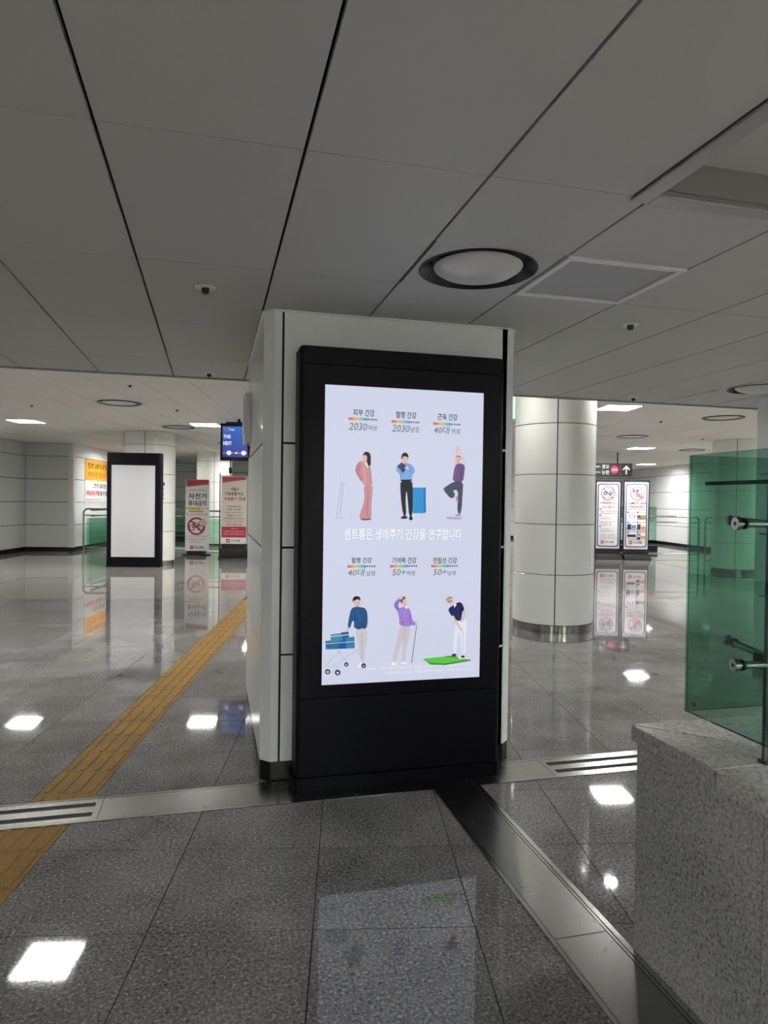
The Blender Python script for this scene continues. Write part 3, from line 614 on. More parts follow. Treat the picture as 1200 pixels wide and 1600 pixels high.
DISK = [(-3.74,11.4),(-3.66,15.0),(6.47,15.15),(6.6,11.65),(-6.9,12.2),(-3.2,18.9),(9.6,18.5)]
n = 0
U = -2.11-PU*15
while U < 17.0:
    hh = sorted([h for h in holes if h[0] < U+PU and h[1] > U], key=lambda h: h[2])
    V = -12.6
    while V < 39.5:
        near = 5.5 < V < 17.6 and -0.62*V < U < 0.80*V+0.7 
        L_ = PV if near else PV*4
        if not near and V < 5.5 < V+L_: L_ = 5.52-V
        segs = [(V, V+L_)]
        for h in hh:
            ns = []
            for a, b2 in segs:
                if h[3] <= a or h[2] >= b2: ns.append((a, b2)); continue
                if h[2]-a > 0.02: ns.append((a, h[2]))
                if b2-h[3] > 0.02: ns.append((h[3], b2))
            segs = ns
            if h[2] < V+L_ and h[3] > V:                          # slivers left and right of a lamp opening
                a, b2 = max(h[2], V), min(h[3], V+L_)
                for x0, x1 in ((U, h[0]), (h[1], U+PU)):
                    if x1-x0 > 0.03: place('ceiling_panel', boxmesh('ceiling_panel', x1-x0-0.006, b2-a-0.004, 0.02, M_CEILF), hc, ((x0+x1)/2, (a+b2)/2, ZF))
        for a, b2 in segs:
            if blocked(U, U+PU, a, b2): continue
            if b2-a < 0.05: continue
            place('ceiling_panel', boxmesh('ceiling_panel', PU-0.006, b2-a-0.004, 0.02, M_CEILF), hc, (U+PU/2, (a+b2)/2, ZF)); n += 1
        V += L_
    U += PU
lt_frame = MB(); 
for x0, x1, y0, y1 in ((-0.31,-0.275,-0.31,0.31),(0.275,0.31,-0.31,0.31),(-0.275,0.275,-0.31,-0.275),(-0.275,0.275,0.275,0.31)): lt_frame.box(x0, x1, y0, y1, -0.006, 0.004)
me_lf = lt_frame.mesh('frame', M_WHITE)
lw = MB()
for x0, x1, y0, y1 in ((-0.285,-0.275,-0.285,0.285),(0.275,0.285,-0.285,0.285),(-0.275,0.275,-0.285,-0.275),(-0.275,0.275,0.275,0.285)): lw.box(x0, x1, y0, y1, 0.004, 0.075)
me_lw = lw.mesh('reflector', M_WHITE); me_ll = MB().box(-0.285, 0.285, -0.285, 0.285, 0.05, 0.08).mesh('lens', M_LAMP)
names = {0: 'square recessed ceiling light just behind the low ceiling edge, left of the pillar', 1: 'glowing square ceiling light at the far left above the grey wall', 2: 'glowing square ceiling light left of the hanging display',
         4: 'bright square ceiling light beside the round white column at right', 5: 'square ceiling light above the two blue-framed notices', 7: 'farthest square ceiling light over the right-hand railings'}
for i, (u, v) in enumerate(LIGHTS):
    lab = names.get(i, 'unseen square ceiling light from the grid or added to light the hall')
    d = uvthing('ceiling_light', lab, 'ceiling light', u, v, ZF, 0, 'square recessed ceiling lights')
    place('frame', me_lf, d); place('reflector', me_lw, d); place('lens', me_ll, d)
LOWLIGHTS = [(XL[14]+XL[15], 2.6)]  # added out of view to brighten the right floor and plinth cap
for (x, y), s_ in zip(LOWLIGHTS, ('beyond the glass screen at the right',)):
    d = thing('ceiling_light', 'added unseen square light in the low ceiling '+s_, 'ceiling light', (x/2, y, ZN), 0, 'square recessed ceiling lights')
    place('frame', me_lf, d); place('reflector', me_lw, d); place('lens', me_ll, d)
for y in (-2.9, -4.5, -6.1):  # unseen lights added behind the viewer for the pillar front
    for x in ((2.7, 5.7) if y > -3 else (-3.3, -0.3, 2.7, 5.7)):
        d = thing('ceiling_light', 'added unseen square light behind the viewer, brightening the pillar', 'ceiling light', (x, y, ZN), 0, 'added unseen lights behind the viewer')
        place('frame', me_lf, d); place('reflector', me_lw, d); place('lens', me_ll, d)
# round downlights by the right-hand column; the left one is added unseen to brighten it
for (u, v), s_ in zip(((3.34, 8.22), (1.69, 7.82)), ('right', 'left')):
  x, y = W(u, v)
  t = thing('downlight', 'small round downlight on the %s of the large round white column' % s_, 'ceiling light', (x, y, ZF), 0, 'small round downlights')
  obj('trim_ring', MB().lathe([(0.07,-0.004),(0.095,-0.006),(0.1,0.0),(0.07,0.0)], 28), M_WHITE, t); obj('lens', MB().lathe([(0.001,-0.002),(0.07,-0.002),(0.07,0.0),(0.001,0.0)], 28), M_DOWN, t)
me_dr = MB().lathe([(0.345,-0.012),(0.335,-0.018),(0.27,0.0),(0.345,0.0)], 40).mesh('rim', M_DARKMETAL)
me_db = MB().lathe([(0.001,-0.016),(0.2,-0.014),(0.262,-0.004),(0.262,0.0),(0.001,0.0)], 40).mesh('bowl', mat('bowl white', (206,206,202), 0.28))
dl = ['left of the dark poster stand column', 'beside the glowing light near the hanging display', 'above the two blue-framed notices', 'before the panelled pillar at right', 'at the far left before the grey wall', 'behind the hanging display', 'over the right-hand railings']
for (u, v), s_ in zip(DISK, dl):
    d = uvthing('air_diffuser', 'round air diffuser in the high ceiling '+s_, 'air diffuser', u, v, ZF, 0, 'round air diffusers'); place('rim', me_dr, d); place('bowl', me_db, d)
for (x, y), s_ in zip(((-1.16,10.35),(-0.64,12.93),(-3.11,13.2),(8.34,11.4),(11.4,14.0)), ('nearest on the left', 'above the left-hand round column', 'before the grey wall', 'right of the bright light', 'before the panelled pillar')):
    detector(x*0.965, y*0.965, ZF, 'small black sensor on the high ceiling, '+s_)

# ================================================================== WALLS
ROWS = [0.12, 0.77, 1.43, 2.09, 2.755, ZF]
wn = [0]
def wall(side, p0, p1, colw, mat_, panels=True, rows=ROWS, cut=None):
    """face looks to the right-hand side of the direction p0 -> p1 (concourse grid)"""
    L_ = math.hypot(p1[0]-p0[0], p1[1]-p0[1]); ang = math.atan2(p1[1]-p0[1], p1[0]-p0[0]); x, y = W(*p0)
    w_ = struct(obj('wall_'+side, MB().box(0, L_, 0.014, 0.12, 0, ZF+0.2 if rows is ROWS else rows[-1]), M_JOINT if panels else mat_, None, (x, y, 0), ang-TH))
    bb = struct(obj('baseboard_'+side, MB().box(0, L_, -0.004, 0.014, 0, rows[0]-0.006), M_BASE, None, (x, y, 0), ang-TH))
    if panels:
        nc = max(1, round(L_/colw)); cw = L_/nc
        for i in range(nc):
            for z0, z1 in zip(rows[:-1], rows[1:]):
                place('wall_panel', boxmesh('wall_panel', cw-0.008, 0.014, z1-z0-0.016, mat_), w_, (cw*(i+0.5), 0.007, z0+0.008))
    return w_
wall('left', (-9.25, 12.5), (-9.25, 20.15), 1.3, M_GREYPANEL)
wall('left', (-9.25, -12), (-9.25, 12.5), 1.3, M_GREYPANEL, False)
wall('left', (-9.25, 20.15), (-8.02, 20.15), 1.25, M_GREYPANEL)
wall('left', (-7.9, 20.15), (-7.9, 30.0), 1.25, M_ENAMEL)
tr = struct(obj('trim_1', MB().box(-8.02, -7.9, 20.13, 20.25, 0.12, ZF), M_WHITE, None, (0,0,0), -TH))
wall('back', (-7.9, 30.0), (12.7, 30.0), 1.3, M_ENAMEL)
wall('right', (12.7, 30.0), (12.7, 13.0), 1.3, M_ENAMEL)
wall('right', (12.7, 13.0), (12.7, -12), 1.3, M_GREYPANEL, False)
wall('rear', (12.7, -10), (-9.25, -10), 1.3, M_ENAMEL, False)
# lower wall enclosing the stair beyond the right-hand railings
wall('stair', (10.2, 27.5), (12.7, 27.5), 1.25, M_ENAMEL, True, [0.12, 0.55, 0.9])

# ================================================================== PANELLED PILLARS
def pillar(dx, dy, label):
    t = thing('pillar', label, 'pillar', (dx, dy, 0), 0, 'panelled white pillars'); H_ = ZN
    x0, x1, y0, y1, c = 0.268, 1.772, 3.792, 5.45, 0.055
    g0, g1 = 0.365, 1.718                                         # vertical grooves
    core = [(x0+0.012,y0+c+0.01),(x0+c+0.01,y0+0.012),(x1-c-0.01,y0+0.012),(x1-0.012,y0+c+0.01),(x1-0.012,y1-c-0.01),(x1-c-0.01,y1-0.012),(x0+c+0.01,y1-0.012),(x0+0.012,y1-c-0.01)]
    obj('core', MB().prism(core, 0.10, H_), M_JOINT, t)
    obj('plinth', MB().prism([((q[0]-1.02)*1.012+1.02, (q[1]-4.62)*1.012+4.62) for q in core], 0, 0.108), M_BASE, t)
    zs = [0.112, 0.706, 1.304, 1.884, H_]
    def corner(cx, cy, sx, sy):
        p = [(g0-x0, 0), (c, 0), (0, c), (0, c+0.045), (0.014, c+0.045), (0.014, c+0.006), (c+0.006, 0.014), (g0-x0, 0.014)]
        p = [(cx+sx*q[0], cy+sy*q[1]) for q in p]
        if sx*sy > 0: p = p[::-1]
        obj('corner_trim', MB().prism(p, 0.112, H_), M_ENAMEL, t)
    corner(x0, y0, 1, 1); corner(x1, y0, -1, 1); corner(x0, y1, 1, -1); corner(x1, y1, -1, -1)
    gx = 0.012
    for z0, z1 in zip(zs[:-1], zs[1:]):
        zz0, zz1 = z0+(0.006 if z0 > 0.2 else 0), z1-(0.006 if z1 < H_ else 0)
        obj('cladding_panel', MB().box(g0+gx, g1-gx, y0, y0+0.014, zz0, zz1), M_ENAMEL, t)
        obj('cladding_panel', MB().box(g0+gx, g1-gx, y1-0.014, y1, zz0, zz1), M_ENAMEL, t)
        obj('cladding_panel', MB().box(x0, x0+0.014, y0+c+0.047, y1-c-0.047, zz0, zz1), M_ENAMEL, t)
        obj('cladding_panel', MB().box(x1-0.014, x1, y0+c+0.047, y1-c-0.047, zz0, zz1), M_ENAMEL, t)
    q = 0.012; tp = [(x0-q,y0+c-q*0.4),(x0+c-q*0.4,y0-q),(x1-c+q*0.4,y0-q),(x1+q,y0+c-q*0.4),(x1+q,y1-c),(x1-c,y1+q),(x0+c,y1+q),(x0-q,y1-c)]
    obj('ceiling_moulding', MB().prism(tp, H_-0.008, H_), M_ENAMEL, t)
    return t
pillar(0, 0, 'white panelled pillar with the lit black advertising display mounted on it')
pillar(4.885, 0.17, 'white panelled pillar at the right edge behind the green glass')

# ================================================================== ADVERTISING DISPLAYS
def shell(mb, x0, x1, y0, y1, z0, z1, r):
    p = []
    for cx, cy, a in ((x0+r, y0+r, 180), (x1-r, y0+r, 270)):
        p += [(cx+r*math.cos(math.radians(a+k*15)), cy+r*math.sin(math.radians(a+k*15))) for k in range(7)]
    p += [(x1, y1), (x0, y1)]
    return mb.prism(p, z0, z1, None, True)
t = thing('advertising_display', 'tall black advertising display with a lit health poster, fixed to the pillar', 'display', (0,0,0))
KX0, KX1, KY0, KY1 = 0.442, 1.615, 3.612, 3.79
SX0, SX1, SZ0, SZ1 = 0.578, 1.488, 0.573, 2.190
obj('base_panel', shell(MB(), KX0-0.012, KX1+0.004, KY0-0.008, KY1, 0.0045, 0.078, 0.03), M_BLACK, t)
obj('lower_panel', shell(MB(), KX0, KX1, KY0, KY1, 0.083, 0.503, 0.03), M_BLACK, t)
# bezel: rounded sides plus rails round the screen
bz = MB(); r = 0.03; z0, z1 = 0.508, 2.294
pl = [(SX0, KY0), (SX0, KY1), (KX0, KY1)] + [(KX0+r+r*math.cos(math.radians(180+k*15)), KY0+r+r*math.sin(math.radians(180+k*15))) for k in range(7)]
bz.prism(pl[::-1] if False else [pl[0]]+pl[:0:-1], z0, z1, None, True)
pr = [(SX1, KY0)] + [(KX1-r+r*math.cos(math.radians(270+k*15)), KY0+r+r*math.sin(math.radians(270+k*15))) for k in range(7)] + [(KX1, KY1), (SX1, KY1)]
bz.prism(pr, z0, z1, None, True)
bz.box(SX0, SX1, KY0, KY1, z0, SZ0).box(SX0, SX1, KY0, KY1, SZ1, z1)
obj('bezel', bz, M_BLACK, t)
tp = MB(); shell(tp, KX0, KX1, KY0, KY1, 2.299, 2.383, 0.03); shell(tp, KX0+0.008, KX1-0.008, KY0+0.006, KY1, 2.383, 2.392, 0.028)
obj('top_panel', tp, M_BLACK, t)
scr = obj('screen', MB().box(SX0, SX1, KY0+0.008, KY0+0.05, SZ0, SZ1, (212,217,238)), M_LIT, t)
A = lambda step=0.00012: Art(SX0, KY0+0.0078, SZ0, 0.001, step)
for nm, polys in AD_FIGURES:
    a = A()
    for sm, col, pts in polys: a.poly(pts, col, sm)
    a.build('pictured_figure', M_LIT, scr)
for s_, x0, x1, z0, z1, col in AD_TEXT:
    it = col[0] > 100 and s_[0].isdigit()
    A().text(s_, x0, x1-(6 if it else 0), z0, z1, col, 0.018 if not it else 0.012, 0.18 if it else 0.0).build('lettering', M_LIT, scr)
s_, x0, x1, z0, z1, col = AD_SLOGAN[0]
a = A(); a.text(s_, x0+3, x1+3, z0-3, z1-3, (186,193,220), 0.03); a.text(s_, x0, x1, z0, z1, col, 0.02); a.build('slogan', M_LIT, scr)
A().text(AD_CAPTION[0][0], 254, 871, 66, 82, (238,241,250), 0.01).build('caption', M_LIT, scr)
A().text(AD_CAPTION[1][0], 354, 873, 40, 56, (238,241,250), 0.01).build('caption', M_LIT, scr)
RB = [(224,92,92),(232,140,96),(236,190,96),(170,206,120),(96,190,190),(80,150,210)]
for x0, x1, zc, h in AD_BARS:
    a = A(); e = x0+(x1-x0)*0.66
    for k in range(24):
        q = k/23*5; i = min(int(q), 4); f_ = q-i; col = tuple(int(RB[i][j]*(1-f_)+RB[i+1][j]*f_) for j in range(3))
        a.rect(x0+(e-x0)*k/24, x0+(e-x0)*(k+1)/24, zc-h/2, zc+h/2, col, True)
    for k in range(4): a.disc(e+(x1-e)*(k+0.5)/4, zc, 5, (84,92,128), 12)
    a.build('colour_bar', M_LIT, scr)

# free-standing blank display on the left
t = uvthing('advertising_display', 'free-standing dark display with a blank grey panel before the round column', 'display', -5.44, 15.75)
obj('plinth_foot', shell(MB(), -0.01, 1.21, -0.01, 0.25, 0, 0.05, 0.03), M_BLACK, t)
sh = MB(); r = 0.03; sx0, sx1, sz0, sz1 = 0.105, 1.085, 0.23, 2.32; KW = 1.2
pl = [(sx0, 0), (sx0, 0.24), (0.0, 0.24)] + [(r+r*math.cos(math.radians(180+k*15)), r+r*math.sin(math.radians(180+k*15))) for k in range(7)]
sh.prism([pl[0]]+pl[:0:-1], 0.05, 2.6, None, True)
pr = [(sx1, 0)] + [(KW-r+r*math.cos(math.radians(270+k*15)), r+r*math.sin(math.radians(270+k*15))) for k in range(7)] + [(KW, 0.24), (sx1, 0.24)]
sh.prism(pr, 0.05, 2.6, None, True); sh.box(sx0, sx1, 0, 0.24, 0.05, sz0).box(sx0, sx1, 0, 0.24, sz1, 2.6)
obj('cabinet', sh, M_BLACK, t); obj('panel', MB().box(sx0, sx1, 0.008, 0.1, sz0, sz1), mat('blank white acrylic', (204,204,205), 0.1), t)
obj('side_seam', MB().box(KW-0.001, KW+0.001, 0.13, 0.136, 0.06, 2.59), M_JOINT, t)

# ================================================================== ROUND COLUMNS
def column(u, v, rad, seam, joints, label, zr=0.10):
    t = uvthing('round_column', label, 'column', u, v, 0, 0, 'round enamel columns')
    obj('core', MB().lathe([(rad-0.012, 0), (rad-0.012, ZF)], 64), M_JOINT, t)
    obj('base_ring', MB().lathe([(rad-0.012, 0.001), (rad-0.006, 0.001), (rad-0.006, zr-0.004), (rad-0.012, zr-0.004)], 64), M_RING, t)
    zs = [zr]+joints+[ZF]; cache = {}; g = 0.006/rad
    for z0, z1 in zip(zs[:-1], zs[1:]):
        k = round(z1-z0, 3)
        if k not in cache:
            h = z1-z0-0.008; a0, a1 = g, math.pi/2-g
            cache[k] = MB().lathe([(rad-0.014, 0.0), (rad-0.003, 0.0), (rad, 0.003), (rad, h-0.003), (rad-0.003, h), (rad-0.014, h)], 20, (0,0), a0, a1).mesh('column_panel', M_COLUMN)
        for q in range(4): place('column_panel', cache[k], t, (0, 0, z0+0.004), math.radians(seam)+q*math.pi/2)
    return t
RJ = [0.71, 1.32, 1.925, 2.54]
column(2.635, 8.52, 0.50, -104.0, RJ, 'large round white column right of the pillar, beside the green exit sign')
column(-4.73, 16.62, 0.60, -84, [0.79, 1.47, 2.14, 2.82], 'round white column behind the blank dark display')
column(-4.45, 23.2, 0.58, -80, [0.79, 1.47, 2.14, 2.82], 'far round white column behind the red and white banners')
column(9.28, 15.75, 0.52, -120, RJ, 'round white column seen through the green glass at right')
# small blue notice on the left column
t = uvthing('notice', 'small blue and white notice stuck on the left-hand round column', 'notice', -4.73, 16.62, 0, math.radians(38))
a = Art(-0.12, -0.606, 1.55, 1.0, 0.001)
ap = obj('sheet', MB().box(-0.12, 0.12, -0.606, -0.602, 1.55, 1.95), M_WHITE, t)
NP = lambda: Art(-0.12, -0.606, 1.55, 1.0, 0.001)
NP().rect(0.0, 0.24, 0.32, 0.40, (40,80,160)).build('header_print', M_PRINT, t)
NP().rect(0.02, 0.12, 0.06, 0.30, (60,110,190)).build('picture_print', M_PRINT, t)
NP().rect(0.14, 0.22, 0.08, 0.28, (225,228,232)).line((0.15,0.10),(0.21,0.26),0.025,(200,50,50)).line((0.15,0.26),(0.21,0.10),0.025,(200,50,50)).build('cross_print', M_PRINT, t)
NP().rect(0.02, 0.22, 0.01, 0.04, (60,110,190)).build('footer_print', M_PRINT, t)


# ================================================================== GRANITE PLINTH WITH GLASS SCREEN
t = thing('granite_plinth', 'speckled grey granite plinth at the right carrying the green glass screen', 'plinth', (0,0,0))
PX, PY, PW = 1.457, 2.087, 0.30; zc0, zc1 = 0.738, 0.792
for y0, y1 in ((1.522, PY), (0.90, 1.518), (0.28, 0.896), (-0.5, 0.276)):
    obj('face_slab', MB().box(PX, PX+0.03, y0, y1, 0.0, zc0), M_PLINTH, t)
for x0, x1 in ((PX+0.031, 2.3), (2.304, 3.1), (3.104, 4.0)):
    obj('face_slab', MB().box(x0, x1, PY-0.03, PY, 0.0, zc0), M_PLINTH, t)
obj('wall_core', MB().box(PX+0.03, PX+PW, -0.5, PY-0.031, 0, zc0).box(PX+PW, 4.0, PY-PW, PY-0.031, 0, zc0), M_PLINTH, t)
ov = 0.016; g = 0.0015
def cap(poly):
    mb = MB(); n = len(poly); cx = sum(p[0] for p in poly)/n; cy = sum(p[1] for p in poly)/n
    bm = bmesh.new(); vs = [bm.verts.new((p[0], p[1], zc0)) for p in poly]+[bm.verts.new((p[0], p[1], zc1)) for p in poly]
    bm.faces.new(vs[:n][::-1]); bm.faces.new(vs[n:])
    for i in range(n): bm.faces.new((vs[i], vs[(i+1)%n], vs[n+(i+1)%n], vs[n+i]))
    bmesh.ops.recalc_face_normals(bm, faces=bm.faces); bmesh.ops.bevel(bm, geom=[e for e in bm.edges if abs(e.verts[0].co.z-e.verts[1].co.z) < 1e-4 and e.verts[0].co.z > zc1-0.001], offset=0.005, segments=2, affect='EDGES', profile=0.6)
    bm.verts.index_update(); mb.add([q.co[:] for q in bm.verts], [[w.index for w in f.verts] for f in bm.faces]); bm.free()
    obj('cap_slab', mb, M_CAP, t)
xo, yo, xi, yi = PX-ov, PY+ov, PX+PW+0.01, PY-PW-0.01
obj('cap_bed', MB().box(xo+0.012, xi-0.008, -0.49, yo-0.012, zc0+0.001, zc1-0.010).box(xi-0.008, 3.99, yi+0.01, yo-0.012, zc0+0.001, zc1-0.010), M_JOINT, t)
cap([(xo, 1.693), (xi, 1.693), (xi, yi-0.005), (xo, yo-0.005)])
cap([(xo+0.002, yo), (xi+0.002, yi+0.002), (2.7, yi+0.002), (2.7, yo)])
cap([(2.704, yi), (4.0, yi), (4.0, yo), (2.704, yo)])
cap([(xo, 0.75), (xi, 0.75), (xi, 1.683), (xo, 1.683)]); cap([(xo, -0.5), (xi, -0.5), (xi, 0.746), (xo, 0.746)])

GX, GY = 1.53, 1.93
t = thing('glass_screen', 'green tinted glass corner screen with steel point fittings on the granite plinth', 'glass screen', (0,0,0))
place('glass_pane', glass_box(GX, GX+0.012, -0.5, GY, 0.884, 1.733), t)
place('glass_pane', glass_box(GX, 3.6, GY+0.001, GY+0.011, 0.884, 1.733), t)
obj('corner_bead', MB().box(GX-0.0005, GX+0.0005, GY-0.001, GY+0.002, 0.884, 1.733), M_GLASSEDGE, t)
POX, POY = 1.618, 1.697
obj('post', MB().box(POX, POX+0.05, POY-0.007, POY+0.007, zc1+0.006, 1.636, None, 0.002), mat('post steel', (96,100,102), 0.3, 0.85), t)
obj('post_foot', MB().lathe([(0.001,0.0),(0.034,0.0),(0.034,0.006),(0.014,0.014),(0.001,0.014)], 20, (POX+0.025, POY)).mesh('post_foot', M_DARKMETAL) and MB().box(POX-0.006, POX+0.056, POY-0.016, POY+0.016, zc1, zc1+0.01, None, 0.003), M_DARKMETAL, t)
hb = MB(); hp = [(POX-0.012, 0.4), (POX+0.03, 0.4), (POX+0.03, 1.955), (POX+0.022, 1.966), (POX-0.004, 1.966), (POX-0.012, 1.955)]
hb.prism(hp, 1.636, 1.648); obj('top_bar', hb, mat('dark bar', (26,34,34), 0.3, 0.6), t)
def fitting(p0, p1, ax):
    """steel standoff with a round bolt head outside the pane"""
    f_ = obj('point_fitting', MB().tube([p0, p1], 0.0115, 14), M_STEEL, t); d = Vector(p0)-Vector(p1); d.normalize(); q = Vector(p0)
    obj('bolt_head', MB().tube([q-d*0.002, q+d*0.008, q+d*0.011], 0.019, 18), M_STEEL, f_)
    obj('bolt_socket', MB().tube([q+d*0.0109, q+d*0.0118], 0.006, 10), M_DARKMETAL, f_)
    obj('washer', MB().tube([q-d*0.017, q-d*0.023], 0.017, 18), M_BLACKP, f_)
fitting((GX-0.002, 1.715, 1.515), (POX+0.004, 1.701, 1.515), 'x'); fitting((GX-0.002, 1.712, 1.090), (POX+0.004, 1.700, 1.090), 'x')
fitting((1.700, GY+0.002, 1.112), (1.668, POY+0.002, 1.096), 'y'); fitting((1.700, GY+0.002, 1.520), (1.668, POY+0.002, 1.512), 'y')
obj('bracket', MB().box(POX+0.002, POX+0.05, POY+0.006, POY+0.05, 1.085, 1.118, None, 0.003), M_BLACKP, t)
obj('etched_mark', MB().box(GX-0.0006, GX-0.0001, 1.885, 1.900, 0.912, 0.924), M_BLACKP, t)

# ================================================================== HANDRAILS AND STAIR GLASS
def railing(u, v, length, label, rz=0.0, h=1.2, mid=1.02, lo=0.16, ends=(1,1), glass=None):
    t = uvthing('handrail', label, 'railing', u, v, 0, rz, 'stainless steel handrails'); r = 0.13; R = 0.03
    p = ([(0,0,0.0), (0,0,h-r)] + arc((r, h-r), r, 180, 90, 6)[1:]) if ends[0] else [(0,0,h)]
    p += (arc((length-r, h-r), r, 90, 0, 6) + [(length,0,0.0)]) if ends[1] else [(length,0,h)]
    obj('top_rail', MB().tube(p, R, 12), M_STEEL, t)
    obj('middle_rail', MB().tube([(0,0,mid), (length,0,mid)], R*0.7, 10), M_STEEL, t)
    obj('bottom_rail', MB().tube([(0,0,lo), (length,0,lo)], R*0.6, 10), M_STEEL, t)
    n = max(1, int(length//1.6))
    for i in range(1, n): obj('post', MB().tube([(length*i/n,0,0), (length*i/n,0,h)], R*0.8, 10), M_STEEL, t)
    if glass:
        for i in range(n):
            place('glass_panel', glass_box(length*i/n+0.06, length*(i+1)/n-0.06, 0.08, 0.09, 0.08, glass, M_GLASSFAR), t)
    return t
railing(-7.72, 20.45, 3.05, 'stainless steel handrail behind the blank display at left', 0, 1.24, 1.05, 0.10, (1,1), 0.98)
railing(-7.6, 20.75, 7.5, 'stainless steel handrail with glass running back along the poster wall', math.pi/2, 1.2, 1.02, 0.1, (0,1), 0.95)
railing(-4.75, 21.6, 2.6, 'stainless steel handrail behind the red and white banners', 0, 1.2, 1.02, 0.1, (1,1), 0.95)
railing(7.2, 20.1, 3.5, 'stainless steel handrail behind the blue-framed notices', 0, 1.235, 1.06, 0.10, (1,1), None)
railing(10.93, 20.15, 1.7, 'short stainless steel handrail seen through the green glass', 0, 1.235, 1.06, 0.10, (1,0), None)
def stair_glass(u, v, w, z0, z1, label, n, rz=0.0):
    t = uvthing('glass_balustrade', label, 'glass balustrade', u, v, 0, rz, 'green glass stair balustrades')
    obj('kerb', MB().box(0, w, 0, 0.2, 0, z0-0.02), M_BASE, t)
    for i in range(n):
        place('glass_panel', glass_box(w*i/n+0.01, w*(i+1)/n-0.01, 0.1, 0.112, z0, z1, M_GLASS), t)
        obj('clamp', MB().box(w*(i+0.5)/n-0.03, w*(i+0.5)/n+0.03, 0.085, 0.127, z0-0.02, z0+0.10, None, 0.004), M_STEEL, t)
        obj('clamp', MB().tube([(w*(i+1)/n-0.08, 0.06, z1-0.14), (w*(i+1)/n-0.08, 0.15, z1-0.14)], 0.02, 10), M_STEEL, t)
    return t
stair_glass(7.6, 22.6, 3.0, 0.22, 1.52, 'green glass stair balustrade behind the right-hand handrail', 2)
stair_glass(-7.2, 25.5, 6.0, 0.22, 1.5, 'green glass stair balustrade far behind the left-hand banners', 4)

# ================================================================== WALL POSTER
x, y = W(-7.9, 21.0)
t = thing('wall_poster', 'yellow and white fare notice on the wall behind the blank display', 'poster', (x, y, 0), math.pi/2-TH)
obj('sheet', MB().box(0, 2.55, -0.012, -0.001, 1.36, 2.74), M_WHITE, t)
a = Art(0, -0.012, 1.36, 1.0, 0.001)
a.rect(0, 2.55, 0.74, 1.38, (226,164,52)); K = (34,30,30)
a.text('정당한 교통카드로 한 번씩', 0.22, 2.2, 1.10, 1.28, K, 0.03).text('게이트 태그 후 진입', 0.22, 1.75, 0.84, 1.02, (196,62,40), 0.03).text('하세요', 1.8, 2.25, 0.84, 1.02, K, 0.03)
a.text('그렇지 않으면', 0.6, 1.75, 0.50, 0.66, K, 0.02).text('부정승차로 적발', 0.08, 1.2, 0.27, 0.43, (200,44,60), 0.03).text('될 수 있습니다', 1.24, 2.4, 0.27, 0.43, K, 0.02)
a.text('부정승차 시 해당 구간 운임과', 0.08, 1.3, 0.12, 0.17, (90,90,90)).text('그 30배에 해당하는 부가운임을 납부하셔야 합니다', 0.08, 2.4, 0.03, 0.085, (90,90,90))
a.build('print', M_PRINT, t)

# ================================================================== BANNER STANDS
RED = (186,52,66); NAVY = (36,56,140)
def logo(a, cx, z, s=1.0):
    a.rect(cx-0.17*s, cx-0.07*s, z-0.045*s, z+0.045*s, (196,40,48)).text('신분당', cx-0.16*s, cx-0.08*s, z-0.018*s, z+0.018*s, (255,255,255), 0.02).text('DX LINE', cx-0.04*s, cx+0.2*s, z-0.03*s, z+0.03*s, (40,40,44), 0.02)
def banner_board(t, w, z0, z1, frame=None, inset=0.012):
    obj('board', MB().box(0, w, 0, 0.012, z0, z1), M_WHITE, t)
    if frame: obj('frame', MB().frame_xz(0, w, z0, z1, -frame, w+frame, z0-frame, z1+frame, -0.006, 0.02), M_BLACKP, t)
# bicycle banner
t = uvthing('banner_stand', 'white banner with a red crossed-out bicycle, left of the two banners', 'banner', -4.50, 19.3)
w = 0.66; banner_board(t, w, 0.11, 2.12)
obj('base', MB().prism([(0.02,-0.22),(0.6,-0.22),(0.68,-0.1),(0.68,0.2),(-0.06,0.2),(-0.06,-0.1)], 0, 0.03).prism([(0.10,-0.12),(0.52,-0.12),(0.58,0.02),(0.52,0.14),(0.10,0.14),(0.04,0.02)], 0.03, 0.12), M_BLACKP, t)
obj('stay', MB().tube([(w/2,0.1,0.1),(w/2,0.04,1.9)], 0.012, 8), M_BLACKP, t)
a = Art(0, 0.0, 0.11, 1.0, 0.001)
a.rect(0.005, 0.655, 0.005, 2.005, (236,236,234)); a.poly([(0.02,2.0),(0.64,2.0),(0.64,1.87),(0.03,1.80)], RED).poly([(0.02,2.0),(0.30,1.92),(0.05,1.80)], (160,40,54))
a.text('안전한 신분당선', 0.08, 0.58, 1.68, 1.73, (130,130,130)).text('자전거', 0.08, 0.58, 1.46, 1.62, (30,30,32), 0.02).text('휴대금지', 0.08, 0.58, 1.27, 1.42, (30,30,32), 0.02)
a.rect(0.03, 0.42, 1.17, 1.22, (238,196,70)).rect(0.10, 0.5, 1.09, 1.14, (238,196,70)).text('주말, 공휴일 및 평일 10시~16시', 0.03, 0.63, 1.175, 1.215, (60,50,40)).text('접이식 자전거는', 0.12, 0.48, 1.095, 1.135, (60,50,40)).text('전 시간대 휴대 가능', 0.04, 0.62, 1.01, 1.055, (60,50,40))
a.ring(0.31, 0.70, 0.20, 0.25, RED); BK = (30,30,32)
a.ring(0.19, 0.66, 0.065, 0.085, BK, 20).ring(0.42, 0.66, 0.065, 0.085, BK, 20)
